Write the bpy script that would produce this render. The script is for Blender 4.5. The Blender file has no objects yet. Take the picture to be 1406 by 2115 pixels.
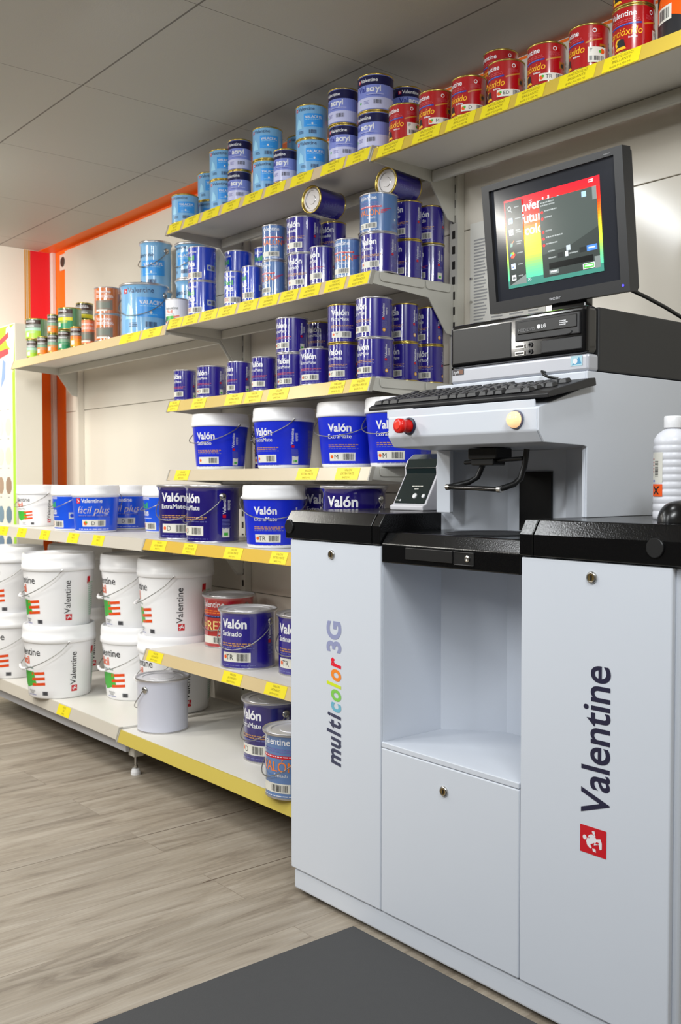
import bpy, bmesh, math, random
from mathutils import Vector, Matrix

random.seed(7)
scene = bpy.context.scene
COL = scene.collection
PI = math.pi

# ------------------------------------------------------------------ camera
cam_data = bpy.data.cameras.new('camera')
cam_data.sensor_fit = 'VERTICAL'
cam_data.sensor_height = 36.0
cam_data.lens = 36.0 * 2050.0 / 2115.0
cam_data.clip_start = 0.05
cam = bpy.data.objects.new('camera', cam_data)
cam.location = (0, 0, 1.08)
cam.rotation_euler = (math.radians(90 - 1.8), 0, math.radians(50.3))
COL.objects.link(cam)
scene.camera = cam
cam_data.dof.use_dof = True
cam_data.dof.focus_distance = 2.25
cam_data.dof.aperture_fstop = 8.0

# ------------------------------------------------------------------ world, exposure
scene.view_settings.view_transform = 'Standard'
scene.view_settings.look = 'None'
scene.view_settings.gamma = 1.0
scene.view_settings.use_curve_mapping = False
scene.view_settings.exposure = 0.12
world = bpy.data.worlds.new('world')
scene.world = world
world.use_nodes = True
world.node_tree.nodes['Background'].inputs[0].default_value = (0.9, 0.95, 1.0, 1)
world.node_tree.nodes['Background'].inputs[1].default_value = 0.3

CEIL = 2.305
def ceiling_lamp(name, x, y, sx, sy, power, color, tilt=(0, 0)):
    """rectangular ceiling luminaire; tilt turns its face towards the shelves / along the aisle (degrees)"""
    d = bpy.data.lights.new(name, 'AREA')
    d.shape = 'RECTANGLE'
    d.size = sx; d.size_y = sy
    d.energy = power; d.color = color
    o = bpy.data.objects.new(name, d)
    o.location = (x, y, CEIL - 0.03 - sy / 2 * abs(math.sin(math.radians(tilt[0]))) - sx / 2 * abs(math.sin(math.radians(tilt[1]))))
    o.rotation_euler = (math.radians(tilt[0]), math.radians(tilt[1]), 0)
    COL.objects.link(o)
    return o
WARM = (1.0, 0.97, 0.90); NEUT = (0.95, 0.985, 1.0)
ceiling_lamp('ceiling_light_a', -2.42, 0.70, 0.11, 0.62, 9, NEUT, (12, 0))
ceiling_lamp('ceiling_light_b', -3.97, 0.78, 0.10, 0.72, 15, WARM, (24, 0))
ceiling_lamp('ceiling_light_c', -2.45, -0.65, 0.10, 1.15, 24, NEUT, (20, 0))
ceiling_lamp('ceiling_light_h', -1.05, -0.65, 0.10, 1.15, 17, NEUT, (22, 0))
ceiling_lamp('ceiling_light_d', -3.90, -0.65, 0.10, 1.15, 33, WARM, (20, 0))
ceiling_lamp('ceiling_light_e', -0.05, 0.45, 0.12, 0.9, 26, NEUT, (0, 38))
ceiling_lamp('added_light_f', -4.72, 0.95, 0.3, 0.5, 24, WARM, (5, 48))  # unseen lamp, added to brighten the left wall and corner
ceiling_lamp('ceiling_light_g', -0.98, 1.50, 0.12, 0.12, 3.5, NEUT)

# ------------------------------------------------------------------ materials
def lin(c):
    c = c / 255.0
    return c / 12.92 if c <= 0.04045 else ((c + 0.055) / 1.055) ** 2.4
MATS = {}
def mat(name, rgb, rough=0.45, metal=0.0, emit=0.0, coat=0.0, spec=0.5, trans=0.0):
    if name in MATS:
        return MATS[name]
    m = bpy.data.materials.new(name)
    m.use_nodes = True
    b = m.node_tree.nodes['Principled BSDF']
    col = (lin(rgb[0]), lin(rgb[1]), lin(rgb[2]), 1)
    b.inputs['Base Color'].default_value = col
    b.inputs['Roughness'].default_value = rough
    b.inputs['Metallic'].default_value = metal
    b.inputs['Specular IOR Level'].default_value = spec
    b.inputs['Coat Weight'].default_value = coat
    b.inputs['Coat Roughness'].default_value = 0.05
    b.inputs['Coat IOR'].default_value = 1.65
    if trans:
        b.inputs['Transmission Weight'].default_value = trans
    if emit:
        b.inputs['Emission Color'].default_value = col
        b.inputs['Emission Strength'].default_value = emit
    m.diffuse_color = col
    MATS[name] = m
    return m

def add_noise(m, scale, amount, rough_amount=0.0, bump=0.0, detail=4.0, bump_scale=None, stretch=None):
    nt = m.node_tree; n = nt.nodes; b = n['Principled BSDF']
    tc = n.new('ShaderNodeTexCoord'); mp = n.new('ShaderNodeMapping')
    if stretch: mp.inputs['Scale'].default_value = stretch
    nt.links.new(tc.outputs['Object'], mp.inputs['Vector'])
    no = n.new('ShaderNodeTexNoise'); no.inputs['Scale'].default_value = scale; no.inputs['Detail'].default_value = detail
    nt.links.new(mp.outputs['Vector'], no.inputs['Vector'])
    if amount:
        base = list(b.inputs['Base Color'].default_value)
        mx = n.new('ShaderNodeMix'); mx.data_type = 'RGBA'
        mx.inputs[6].default_value = [max(0, c * (1 - amount)) for c in base[:3]] + [1]
        mx.inputs[7].default_value = [min(1, c * (1 + amount)) for c in base[:3]] + [1]
        nt.links.new(no.outputs['Fac'], mx.inputs[0])
        nt.links.new(mx.outputs[2], b.inputs['Base Color'])
    if bump:
        n2 = n.new('ShaderNodeTexNoise'); n2.inputs['Scale'].default_value = bump_scale or scale; n2.inputs['Detail'].default_value = 2
        nt.links.new(mp.outputs['Vector'], n2.inputs['Vector'])
        bp = n.new('ShaderNodeBump'); bp.inputs['Strength'].default_value = bump; bp.inputs['Distance'].default_value = 0.002
        nt.links.new(n2.outputs['Fac'], bp.inputs['Height']); nt.links.new(bp.outputs['Normal'], b.inputs['Normal'])
    return m

WHITE_PAINT = add_noise(mat('machine_white', (213, 218, 227), 0.38), 3, 0.02)
BLACK_RIM = add_noise(mat('black_textured_plastic', (10, 10, 11), 0.18, spec=0.42), 30, 0.0, bump=0.13, bump_scale=300)
BLACK = mat('black_plastic', (20, 20, 21), 0.4)
DARK = mat('dark_grey_plastic', (38, 38, 40), 0.45)
KEYC = mat('key_plastic', (40, 40, 42), 0.38)
GLOSS_BLACK = mat('gloss_black', (10, 10, 12), 0.12, coat=0.4)
STEEL = mat('steel', (190, 188, 184), 0.25, 1.0)
GOLD = mat('lacquered_tin', (205, 180, 95), 0.25, 0.9)
TIN = mat('tinplate', (205, 203, 205), 0.3, 0.85)
LIDTIN = mat('lid_tinplate', (215, 215, 222), 0.35, 0.5)
WIRE = mat('bail_wire', (150, 148, 145), 0.3, 0.9)
PLASTIC_W = mat('white_bucket_plastic', (243, 243, 245), 0.35)
SHELF_M = add_noise(mat('shelf_enamel', (224, 221, 214), 0.4), 4, 0.03)
BRACK_M = mat('bracket_enamel', (205, 203, 194), 0.45)
PANEL_M = add_noise(mat('back_panel_enamel', (226, 219, 206), 0.16), 2, 0.02)
SLOT_M = mat('slot_dark', (40, 36, 32), 0.8)
WORD_W = mat('print_white', (236, 236, 240), 0.3)
WORD_K = mat('print_black', (30, 30, 34), 0.4)
STICK = mat('sticker_paper', (226, 224, 214), 0.5)
LBL_Y = mat('price_label_yellow', (238, 220, 34), 0.45)
LBL_T = mat('price_label_ink', (150, 130, 20), 0.6)
RED_L = mat('logo_red', (205, 20, 35), 0.35)
ORANGE = mat('orange_print', (235, 95, 30), 0.35)
GREEN = mat('green_print', (70, 180, 60), 0.35)
TEAL = mat('teal_print', (25, 95, 85), 0.35)

# ------------------------------------------------------------------ mesh builder
class MB:
    def __init__(self):
        self.v = []; self.f = []; self.mi = []; self.sm = []; self.mats = []
    def slot(self, m):
        if m not in self.mats: self.mats.append(m)
        return self.mats.index(m)
    def add(self, verts, faces, m, smooth=False):
        o = len(self.v); s = self.slot(m)
        self.v.extend([tuple(p) for p in verts])
        for f in faces:
            self.f.append([o + i for i in f]); self.mi.append(s); self.sm.append(smooth)
        return self
    def box(self, x0, y0, z0, x1, y1, z1, m, M=None):
        vs = [Vector((x, y, z)) for x in (x0, x1) for y in (y0, y1) for z in (z0, z1)]
        if M: vs = [M @ p for p in vs]
        fs = [(0, 1, 3, 2), (4, 6, 7, 5), (0, 4, 5, 1), (2, 3, 7, 6), (0, 2, 6, 4), (1, 5, 7, 3)]
        return self.add(vs, fs, m)
    def lathe(self, prof, m, n=40, M=None, smooth=False, cap0=False, cap1=False):
        """prof: (r, z) pairs; smooth joins the segments into one rounded surface"""
        segs = [prof] if smooth else [prof[i:i + 2] for i in range(len(prof) - 1)]
        for sg in segs:
            vs = []; fs = []
            for (r, z) in sg:
                for k in range(n):
                    a = 2 * PI * k / n
                    vs.append(Vector((r * math.sin(a), -r * math.cos(a), z)))
            for i in range(len(sg) - 1):
                for k in range(n):
                    k2 = (k + 1) % n
                    fs.append((i * n + k, i * n + k2, (i + 1) * n + k2, (i + 1) * n + k))
            if M: vs = [M @ p for p in vs]
            self.add(vs, fs, m, True)
        for end, flag in ((prof[0], cap0), (prof[-1], cap1)):
            if flag:
                vs = [Vector((end[0] * math.sin(2 * PI * k / n), -end[0] * math.cos(2 * PI * k / n), end[1])) for k in range(n)]
                if M: vs = [M @ p for p in vs]
                self.add(vs, [tuple(range(n))], m)
        return self
    def tube(self, pts, r, m, n=8, caps=True):
        pts = [Vector(p) for p in pts]; vs = []; fs = []
        up = None
        for i, p in enumerate(pts):
            t = (pts[min(i + 1, len(pts) - 1)] - pts[max(i - 1, 0)]).normalized()
            if up is None:
                up = Vector((0, 0, 1)) if abs(t.z) < 0.9 else Vector((1, 0, 0))
            a = t.cross(up)
            a = a.normalized() if a.length > 1e-6 else t.orthogonal().normalized()
            b = a.cross(t).normalized(); up = b
            for k in range(n):
                an = 2 * PI * k / n
                vs.append(p + a * (r * math.cos(an)) + b * (r * math.sin(an)))
        for i in range(len(pts) - 1):
            for k in range(n):
                k2 = (k + 1) % n
                fs.append((i * n + k, i * n + k2, (i + 1) * n + k2, (i + 1) * n + k))
        self.add(vs, fs, m, True)
        if caps:
            self.add([vs[k] for k in range(n)], [tuple(range(n))], m)
            e = (len(pts) - 1) * n
            self.add([vs[e + k] for k in range(n)], [tuple(range(n))], m)
        return self
    def prism(self, poly, axis, a, b, m):
        """poly in the two other axes, extruded along axis from a to b"""
        def P(u, v, w):
            return {'x': (w, u, v), 'y': (u, w, v), 'z': (u, v, w)}[axis]
        n = len(poly)
        vs = [P(u, v, a) for u, v in poly] + [P(u, v, b) for u, v in poly]
        fs = [tuple(range(n)), tuple(range(2 * n - 1, n - 1, -1))]
        for k in range(n):
            k2 = (k + 1) % n
            fs.append((k, k2, n + k2, n + k))
        return self.add(vs, fs, m)
    def build(self, name, parent=None, bevel=0.0, seg=2, loc=None):
        me = bpy.data.meshes.new(name)
        me.from_pydata([tuple(p) for p in self.v], [], self.f)
        for m in self.mats: me.materials.append(m)
        me.polygons.foreach_set('material_index', self.mi)
        me.polygons.foreach_set('use_smooth', self.sm)
        bm = bmesh.new(); bm.from_mesh(me)
        if bevel: bmesh.ops.remove_doubles(bm, verts=bm.verts, dist=1e-5)
        bmesh.ops.recalc_face_normals(bm, faces=bm.faces)
        bm.to_mesh(me); bm.free()
        me.update()
        o = bpy.data.objects.new(name, me)
        COL.objects.link(o)
        if parent: o.parent = parent
        if loc: o.location = loc
        if bevel:
            md = o.modifiers.new('bevel', 'BEVEL'); md.width = bevel; md.segments = seg; md.limit_method = 'ANGLE'; md.angle_limit = math.radians(35)
        return o

def thing(name, label, cat, loc=(0, 0, 0), rz=0.0, group=None):
    o = bpy.data.objects.new(name, None); COL.objects.link(o)
    o.empty_display_size = 0.05
    o.location = loc; o.rotation_euler = (0, 0, rz)
    o['label'] = label; o['category'] = cat
    if group: o['group'] = group
    return o
def tag(o, label, cat, group=None):
    o['label'] = label; o['category'] = cat
    if group: o['group'] = group
    return o
def struct(o):
    o['kind'] = 'structure'; return o
def copy_tree(o, parent=None):
    c = o.copy(); COL.objects.link(c)
    if parent: c.parent = parent
    for ch in o.children: copy_tree(ch, c)
    return c

# ------------------------------------------------------------------ flat graphics (lettering, stickers)
_tc = {}
def text2d(s, bold=0.0, shear=0.0, space=1.0, res=3):
    key = (s, bold, shear, space, res)
    if key in _tc: return _tc[key]
    cu = bpy.data.curves.new('lettering', 'FONT')
    cu.body = s; cu.size = 1.0; cu.offset = bold; cu.shear = shear; cu.resolution_u = res; cu.space_character = space
    cu.fill_mode = 'FRONT'
    ob = bpy.data.objects.new('lettering', cu); COL.objects.link(ob)
    dg = bpy.context.evaluated_depsgraph_get(); dg.update()
    me = bpy.data.meshes.new_from_object(ob.evaluated_get(dg))
    vs = [(v.co.x, v.co.y) for v in me.vertices]; fs = [tuple(p.vertices) for p in me.polygons]
    bpy.data.objects.remove(ob); bpy.data.curves.remove(cu); bpy.data.meshes.remove(me)
    x0 = min(v[0] for v in vs)
    vs = [((x - x0) / 0.7, y / 0.7) for x, y in vs]
    w = max(v[0] for v in vs)
    _tc[key] = (vs, fs, w)
    return _tc[key]

class Art:
    """an ordered list of flat coloured shapes in (u, v), later laid on a plane or wrapped round a can"""
    def __init__(self, k=1.0):
        self.p = []; self.k = k
    def poly(self, pts, m):
        self.p.append(([(u * self.k, v * self.k) for u, v in pts], [tuple(range(len(pts)))], m)); return self
    def rect(self, u0, v0, u1, v1, m):
        return self.poly([(u0, v0), (u1, v0), (u1, v1), (u0, v1)], m)
    def disc(self, u, v, r, m, n=16, ry=None):
        ry = ry or r
        return self.poly([(u + r * math.cos(2 * PI * i / n), v + ry * math.sin(2 * PI * i / n)) for i in range(n)], m)
    def text(self, s, u, v, h, m, align='l', bold=0.0, shear=0.0, up=False, width=None, space=1.0, res=3):
        if bold > 0 and any(c in s for c in 'MNWXA'):
            for d in (-bold, bold):
                self.text(s, u + (0 if up else d * h * 1.2), v + (d * h * 1.2 if up else 0), h, m, align, 0.0, shear, up, width, space)
            return self
        vs, fs, w = text2d(s, bold, shear, space, res)
        sx = h if width is None else width / w
        off = {'l': 0, 'c': -w * sx / 2, 'r': -w * sx}[align]
        q = [(x * sx + off, y * h) for x, y in vs]
        if up: q = [(-y, x) for x, y in q]
        self.p.append(([((x + u) * self.k, (y + v) * self.k) for x, y in q], fs, m)); return self
    def bars(self, u0, v0, u1, v1, m=None, n=11, up=False):
        m = m or WORD_K; rng = random.Random(3); x = 0.0; L = []
        while x < 1.0:
            w = rng.choice((0.02, 0.035, 0.055)); L.append((x, min(1, x + w))); x += w + rng.choice((0.02, 0.03, 0.05))
        for a, b in L:
            if up: self.rect(u0, v0 + (v1 - v0) * a, u1, v0 + (v1 - v0) * b, m)
            else: self.rect(u0 + (u1 - u0) * a, v0, u0 + (u1 - u0) * b, v1, m)
        return self
    def lines(self, u0, v1, u1, lh, n, m, rag=0.25, seed=1):
        """small print too fine to read: broken strokes"""
        rng = random.Random(seed)
        for i in range(n):
            v = v1 - i * lh; e = u1 - (u1 - u0) * rng.random() * rag; x = u0
            while x < e:
                w = (u1 - u0) * rng.uniform(0.05, 0.14)
                self.rect(x, v - lh * 0.5, min(e, x + w), v, m); x += w + (u1 - u0) * 0.025
        return self
    def logo(self, u, v, s, up=False, white=None, red=None):
        """red square with a small white figure holding a brush"""
        white = white or WORD_W; red = red or RED_L
        T = (lambda a, b: (u + s * (1 - b), v + s * a)) if up else (lambda a, b: (u + s * a, v + s * b))
        P = lambda pts, m: self.poly([T(a, b) for a, b in pts], m)
        P([(0, 0), (1, 0), (1, 1), (0, 1)], red)
        P([(.50 + .10 * math.cos(t * PI / 5), .80 + .09 * math.sin(t * PI / 5)) for t in range(10)], white)
        P([(.26, .74), (.34, .70), (.46, .66), (.62, .62), (.66, .44), (.62, .32), (.50, .34), (.44, .50), (.30, .60)], white)
        P([(.60, .62), (.72, .56), (.84, .44), (.82, .36), (.66, .46)], white)
        P([(.78, .44), (.90, .38), (.86, .24), (.74, .30)], white)
        P([(.50, .34), (.62, .36), (.60, .16), (.34, .14), (.28, .22), (.44, .24)], white)
        P([(.16, .86), (.24, .82), (.30, .66), (.22, .66)], white)
        return self
    # ---- laying
    def _cut(self, vs, fs, du):
        us = [p[0] for p in vs]
        if max(us) - min(us) <= du: return vs, fs
        bm = bmesh.new()
        bv = [bm.verts.new((x, y, 0)) for x, y in vs]
        for f in fs:
            try: bm.faces.new([bv[i] for i in f])
            except ValueError: pass
        k = math.ceil(min(us) / du)
        while k * du < max(us):
            bmesh.ops.bisect_plane(bm, geom=bm.verts[:] + bm.edges[:] + bm.faces[:], plane_co=(k * du, 0, 0), plane_no=(1, 0, 0), dist=1e-7)
            k += 1
        bm.verts.index_update()
        o = [(p.co.x, p.co.y) for p in bm.verts], [tuple(q.index for q in f.verts) for f in bm.faces]
        bm.free(); return o
    def layers(self):
        """print order: each shape lies one film above whatever it overlaps"""
        B = []; L = []
        for vs, fs, m in self.p:
            xs = [p[0] for p in vs]; ys = [p[1] for p in vs]
            b = (min(xs), min(ys), max(xs), max(ys)); l = 0
            for q, k in zip(B, L):
                if k >= l and q[0] < b[2] and b[0] < q[2] and q[1] < b[3] and b[1] < q[3]: l = k + 1
            B.append(b); L.append(l)
        return L
    def wrap(self, mb, rf, base=0.00035, step=0.00012):
        for i, (vs, fs, m) in zip(self.layers(), self.p):
            r0 = rf(0.5 * (min(p[1] for p in vs) + max(p[1] for p in vs)))
            vs, fs = self._cut(vs, fs, r0 * 0.16)
            off = base + step * i
            out = []
            for u, v in vs:
                r = rf(v); a = u / r0
                out.append((math.sin(a) * (r + off), -math.cos(a) * (r + off), v))
            mb.add(out, fs, m, True)
    def lay(self, mb, O, U, V, base=0.0006, step=0.00012):
        O = Vector(O); U = Vector(U).normalized(); V = Vector(V).normalized(); N = U.cross(V)
        for i, (vs, fs, m) in zip(self.layers(), self.p):
            mb.add([O + U * u + V * v + N * (base + step * i) for u, v in vs], fs, m)

# ------------------------------------------------------------------ the room
def ceiling_material():
    m = mat('ceiling_tile', (186, 184, 178), 0.55)
    nt = m.node_tree; n = nt.nodes; b = n['Principled BSDF']
    tc = n.new('ShaderNodeTexCoord'); sp = n.new('ShaderNodeSeparateXYZ')
    nt.links.new(tc.outputs['Object'], sp.inputs[0])
    def line(sock, off, period, width):
        a = n.new('ShaderNodeMath'); a.operation = 'SUBTRACT'; a.inputs[1].default_value = off - 100 * period
        nt.links.new(sock, a.inputs[0])
        c = n.new('ShaderNodeMath'); c.operation = 'MODULO'; c.inputs[1].default_value = period
        nt.links.new(a.outputs[0], c.inputs[0])
        d = n.new('ShaderNodeMath'); d.operation = 'LESS_THAN'; d.inputs[1].default_value = width
        nt.links.new(c.outputs[0], d.inputs[0]); return d.outputs[0]
    l1 = line(sp.outputs['X'], -2.232, 0.677, 0.0025)
    l2 = line(sp.outputs['Y'], 1.372, 0.578, 0.006)
    mx = n.new('ShaderNodeMath'); mx.operation = 'MAXIMUM'
    nt.links.new(l1, mx.inputs[0]); nt.links.new(l2, mx.inputs[1])
    mix = n.new('ShaderNodeMix'); mix.data_type = 'RGBA'
    mix.inputs[6].default_value = b.inputs['Base Color'].default_value
    mix.inputs[7].default_value = (0.16, 0.145, 0.13, 1)
    nt.links.new(mx.outputs[0], mix.inputs[0]); nt.links.new(mix.outputs[2], b.inputs['Base Color'])
    no = n.new('ShaderNodeTexNoise'); no.inputs['Scale'].default_value = 220
    nt.links.new(tc.outputs['Object'], no.inputs['Vector'])
    bp = n.new('ShaderNodeBump'); bp.inputs['Strength'].default_value = 0.12; bp.inputs['Distance'].default_value = 0.002
    nt.links.new(no.outputs['Fac'], bp.inputs['Height']); nt.links.new(bp.outputs['Normal'], b.inputs['Normal'])
    return m

def floor_material():
    m = mat('oak_plank_floor', (168, 152, 130), 0.5)
    nt = m.node_tree; n = nt.nodes; b = n['Principled BSDF']
    tc = n.new('ShaderNodeTexCoord')
    mp = n.new('ShaderNodeMapping'); mp.inputs['Rotation'].default_value = (0, 0, PI / 2)
    mp.inputs['Location'].default_value = (0.21, 0.028, 0)
    nt.links.new(tc.outputs['Object'], mp.inputs['Vector'])
    br = n.new('ShaderNodeTexBrick')
    br.offset = 0.37; br.offset_frequency = 2
    for k, v in (('Scale', 1.0), ('Mortar Size', 0.0012), ('Mortar Smooth', 0.1), ('Bias', 0.0), ('Brick Width', 1.22), ('Row Height', 0.208)):
        br.inputs[k].default_value = v
    br.inputs['Color1'].default_value = (0.0, 0, 0, 1); br.inputs['Color2'].default_value = (1, 1, 1, 1)
    br.inputs['Mortar'].default_value = (0.5, 0.5, 0.5, 1)
    nt.links.new(mp.outputs['Vector'], br.inputs['Vector'])
    # grain runs along the planks, shifted plank by plank
    sh = n.new('ShaderNodeVectorMath'); sh.operation = 'MULTIPLY_ADD'
    sh.inputs[1].default_value = (1, 1, 1)
    sc = n.new('ShaderNodeVectorMath'); sc.operation = 'SCALE'; sc.inputs['Scale'].default_value = 7.0
    nt.links.new(br.outputs['Color'], sc.inputs[0])
    nt.links.new(mp.outputs['Vector'], sh.inputs[0]); nt.links.new(sc.outputs[0], sh.inputs[2])
    g = n.new('ShaderNodeMapping'); g.inputs['Scale'].default_value = (1.3, 9, 1)
    nt.links.new(sh.outputs[0], g.inputs['Vector'])
    n1 = n.new('ShaderNodeTexNoise'); n1.inputs['Scale'].default_value = 2.2; n1.inputs['Detail'].default_value = 9; n1.inputs['Roughness'].default_value = 0.62; n1.inputs['Distortion'].default_value = 0.9
    nt.links.new(g.outputs['Vector'], n1.inputs['Vector'])
    g2 = n.new('ShaderNodeMapping'); g2.inputs['Scale'].default_value = (3, 90, 1)
    nt.links.new(sh.outputs[0], g2.inputs['Vector'])
    n2 = n.new('ShaderNodeTexNoise'); n2.inputs['Scale'].default_value = 2.0; n2.inputs['Detail'].default_value = 4
    nt.links.new(g2.outputs['Vector'], n2.inputs['Vector'])
    r1 = n.new('ShaderNodeValToRGB')
    e = r1.color_ramp.elements
    e[0].position = 0.28; e[0].color = (lin(114), lin(102), lin(89), 1)
    e[1].position = 0.66; e[1].color = (lin(166), lin(156), lin(142), 1)
    x = e.new(0.46); x.color = (lin(149), lin(138), lin(123), 1)
    nt.links.new(n1.outputs['Fac'], r1.inputs['Fac'])
    r2 = n.new('ShaderNodeMapRange'); r2.inputs[1].default_value = 0.3; r2.inputs[2].default_value = 0.7; r2.inputs[3].default_value = 0.86; r2.inputs[4].default_value = 1.08
    nt.links.new(n2.outputs['Fac'], r2.inputs[0])
    mu = n.new('ShaderNodeVectorMath'); mu.operation = 'SCALE'
    nt.links.new(r1.outputs['Color'], mu.inputs[0]); nt.links.new(r2.outputs[0], mu.inputs['Scale'])
    pl = n.new('ShaderNodeMapRange'); pl.inputs[3].default_value = 0.9; pl.inputs[4].default_value = 1.1
    nt.links.new(br.outputs['Color'], pl.inputs[0])
    m2 = n.new('ShaderNodeVectorMath'); m2.operation = 'SCALE'
    nt.links.new(mu.outputs[0], m2.inputs[0]); nt.links.new(pl.outputs[0], m2.inputs['Scale'])
    mo = n.new('ShaderNodeMix'); mo.data_type = 'RGBA'
    mo.inputs[7].default_value = (lin(84), lin(68), lin(52), 1)
    fm = n.new('ShaderNodeMath'); fm.operation = 'MULTIPLY'; fm.inputs[1].default_value = 0.35
    nt.links.new(br.outputs['Fac'], fm.inputs[0]); nt.links.new(fm.outputs[0], mo.inputs[0])
    nt.links.new(m2.outputs[0], mo.inputs[6]); nt.links.new(mo.outputs[2], b.inputs['Base Color'])
    bp = n.new('ShaderNodeBump'); bp.inputs['Strength'].default_value = 0.15; bp.inputs['Distance'].default_value = 0.001
    nt.links.new(n2.outputs['Fac'], bp.inputs['Height']); nt.links.new(bp.outputs['Normal'], b.inputs['Normal'])
    return m

WALL_W = mat('wall_white', (236, 231, 220), 0.6)
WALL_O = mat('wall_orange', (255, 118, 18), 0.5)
WALL_R = mat('wall_red', (235, 30, 45), 0.5)
X0, X1, Y0, Y1 = -5.14, 1.6, -2.8, 2.26
w = MB().box(X0 - .1, Y0 - .1, -.05, X1 + .1, Y1 + .1, 0, floor_material())
JOINT = mat('open_joint', (70, 46, 30), .7)
Art().rect(-2.6835, 1.462, -2.6805, 2.1, JOINT).rect(-2.6835, .2, -2.6822, 1.462, JOINT).rect(-2.2655, 1.40, -2.263, 1.9, JOINT).lay(w, (0, 0, 0), (1, 0, 0), (0, 1, 0), base=.0003)
struct(w.build('floor'))
struct(MB().box(X0 - .1, Y0 - .1, CEIL, X1 + .1, Y1 + .1, CEIL + .05, ceiling_material()).build('ceiling'))
w = MB().box(X0 - .1, Y1, 0, X1 + .1, Y1 + .1, CEIL, WALL_W)
Art().rect(X0, 0.001, -4.80, 2.24, WALL_O).rect(X0, 2.24, X1 - .01, CEIL - .002, WALL_O).lay(w, (0, Y1, 0), (1, 0, 0), (0, 0, 1))
struct(w.build('wall_back'))
struct(MB().box(X0 - .1, Y0 - .1, 0, X1 + .1, Y0, CEIL, mat('wall_grey', (104, 103, 101), .6)).build('wall_front'))
struct(MB().box(X1, Y0, 0, X1 + .1, Y1, CEIL, WALL_W).build('wall_right'))
w = MB().box(X0 - .1, Y0, 0, X0, Y1, CEIL, WALL_W)
ls = Art()
ls.rect(Y0 + .01, .001, 1.72, CEIL - .002, mat('wall_fill_cut_dark', (84, 84, 86), .6))  # unseen stretch of wall, darkened to cut reflections and fill on the machine
TAN = mat('stripe_tan', (196, 160, 70), 0.5); OCH = mat('stripe_ochre', (214, 150, 30), 0.5)
ls.rect(2.125, 1.72, 2.234, CEIL - .002, WALL_R); ls.rect(2.093, 0.02, 2.234, 1.715, WALL_O)
for k, (a, b_) in enumerate(((2.093, 2.101), (2.104, 2.110), (2.113, 2.124))):
    ls.rect(a, 1.72, b_, CEIL - .002, (OCH, TAN, OCH)[k])
ls.lay(w, (X0, 0, 0), (0, 1, 0), (0, 0, 1))
struct(w.build('wall_left'))
# orange bounce from the back wall, painted as a strip on the ceiling edge
struct(MB().box(X0, 2.17, CEIL - .0015, -2.9, Y1, CEIL, WALL_O).build('trim_orange_bleed'))
# white corner post
struct(MB().box(X0 + .001, 2.236, 0, X0 + .024, Y1 - .001, CEIL, mat('corner_white', (228, 224, 218), 0.4)).build('trim_2', bevel=0.004))

# ------------------------------------------------------------------ gondola shelving
BAYX = (-4.754, -3.26, -2.118, -0.62)
UPM = mat('upright_enamel', (214, 211, 200), 0.42)
where = ('at the far left end of the shelving', 'between the left and middle bays', 'where the middle bay meets the machine', 'at the right end of the shelving')
for i, x in enumerate(BAYX):
    mb = MB().box(x - .016, 2.205, 0.0, x + .016, 2.2345, 1.655 if i < 1 else 2.06, PANEL_M if i < 1 else UPM)
    z = 0.25 if i else 3
    while z < 2.0:
        mb.box(x - .006, 2.2042, z, x + .006, 2.2052, z + .024, SLOT_M); z += 0.046
    tag(mb.build('shelf_upright'), 'cream slotted metal shelf upright ' + where[i], 'shelf upright', 'shelf uprights')
rowz = (0.02, 0.64, 1.04, 1.44, 1.84, 2.284)
rown = ('lowest', 'second lowest', 'middle', 'second highest', 'topmost')
bayn = ('left', 'middle', 'right')
for b_ in range(3):
    xa = BAYX[b_] if b_ else -4.955
    for r_ in range(5):
        o = MB().box(xa + .001, 2.236, rowz[r_] + .0012, BAYX[b_ + 1] - .001, 2.252, rowz[r_ + 1] - .0012, PANEL_M).build('back_panel', bevel=0.0012, seg=1)
        tag(o, 'cream smooth steel back panel, %s row, behind the %s bay of shelves' % (rown[r_], bayn[b_]), 'back panel', 'shelving back panels')

LABELS = dict(
A=[(-3.245, -3.153), (-3.134, -3.032), (-3.011, -2.902), (-2.882, -2.778), (-2.752, -2.648), (-2.631, -2.524), (-2.493, -2.386), (-2.341, -2.235), (-2.224, -2.125)],
AR=[(-2.09, -1.987), (-1.948, -1.846), (-1.823, -1.724), (-1.703, -1.612), (-1.59, -1.506), (-1.464, -1.363), (-1.342, -1.248)],
BL=[(-3.63, -3.47), (-3.45, -3.301)],
B=[(-3.25, -3.151), (-3.145, -3.038), (-3.024, -2.917), (-2.911, -2.801), (-2.785, -2.675), (-2.666, -2.561), (-2.55, -2.459), (-2.447, -2.349), (-2.325, -2.231), (-2.215, -2.124)],
C=[(-3.25, -3.177), (-3.085, -2.994), (-2.867, -2.764), (-2.747, -2.652), (-2.617, -2.508), (-2.303, -2.235), (-2.207, -2.124)],
D=[(-3.207, -3.108), (-2.463, -2.361), (-2.273, -2.168)],
EL=[(-4.675, -4.566), (-4.449, -4.348), (-4.192, -4.094), (-3.91, -3.806), (-3.677, -3.579)],
E=[(-3.201, -3.096), (-2.977, -2.891), (-2.718, -2.617), (-2.462, -2.378)],
F=[(-3.235, -3.125), (-2.731, -2.622), (-2.492, -2.384)],
GL=[(-3.78, -3.666)],
G=[])
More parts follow.
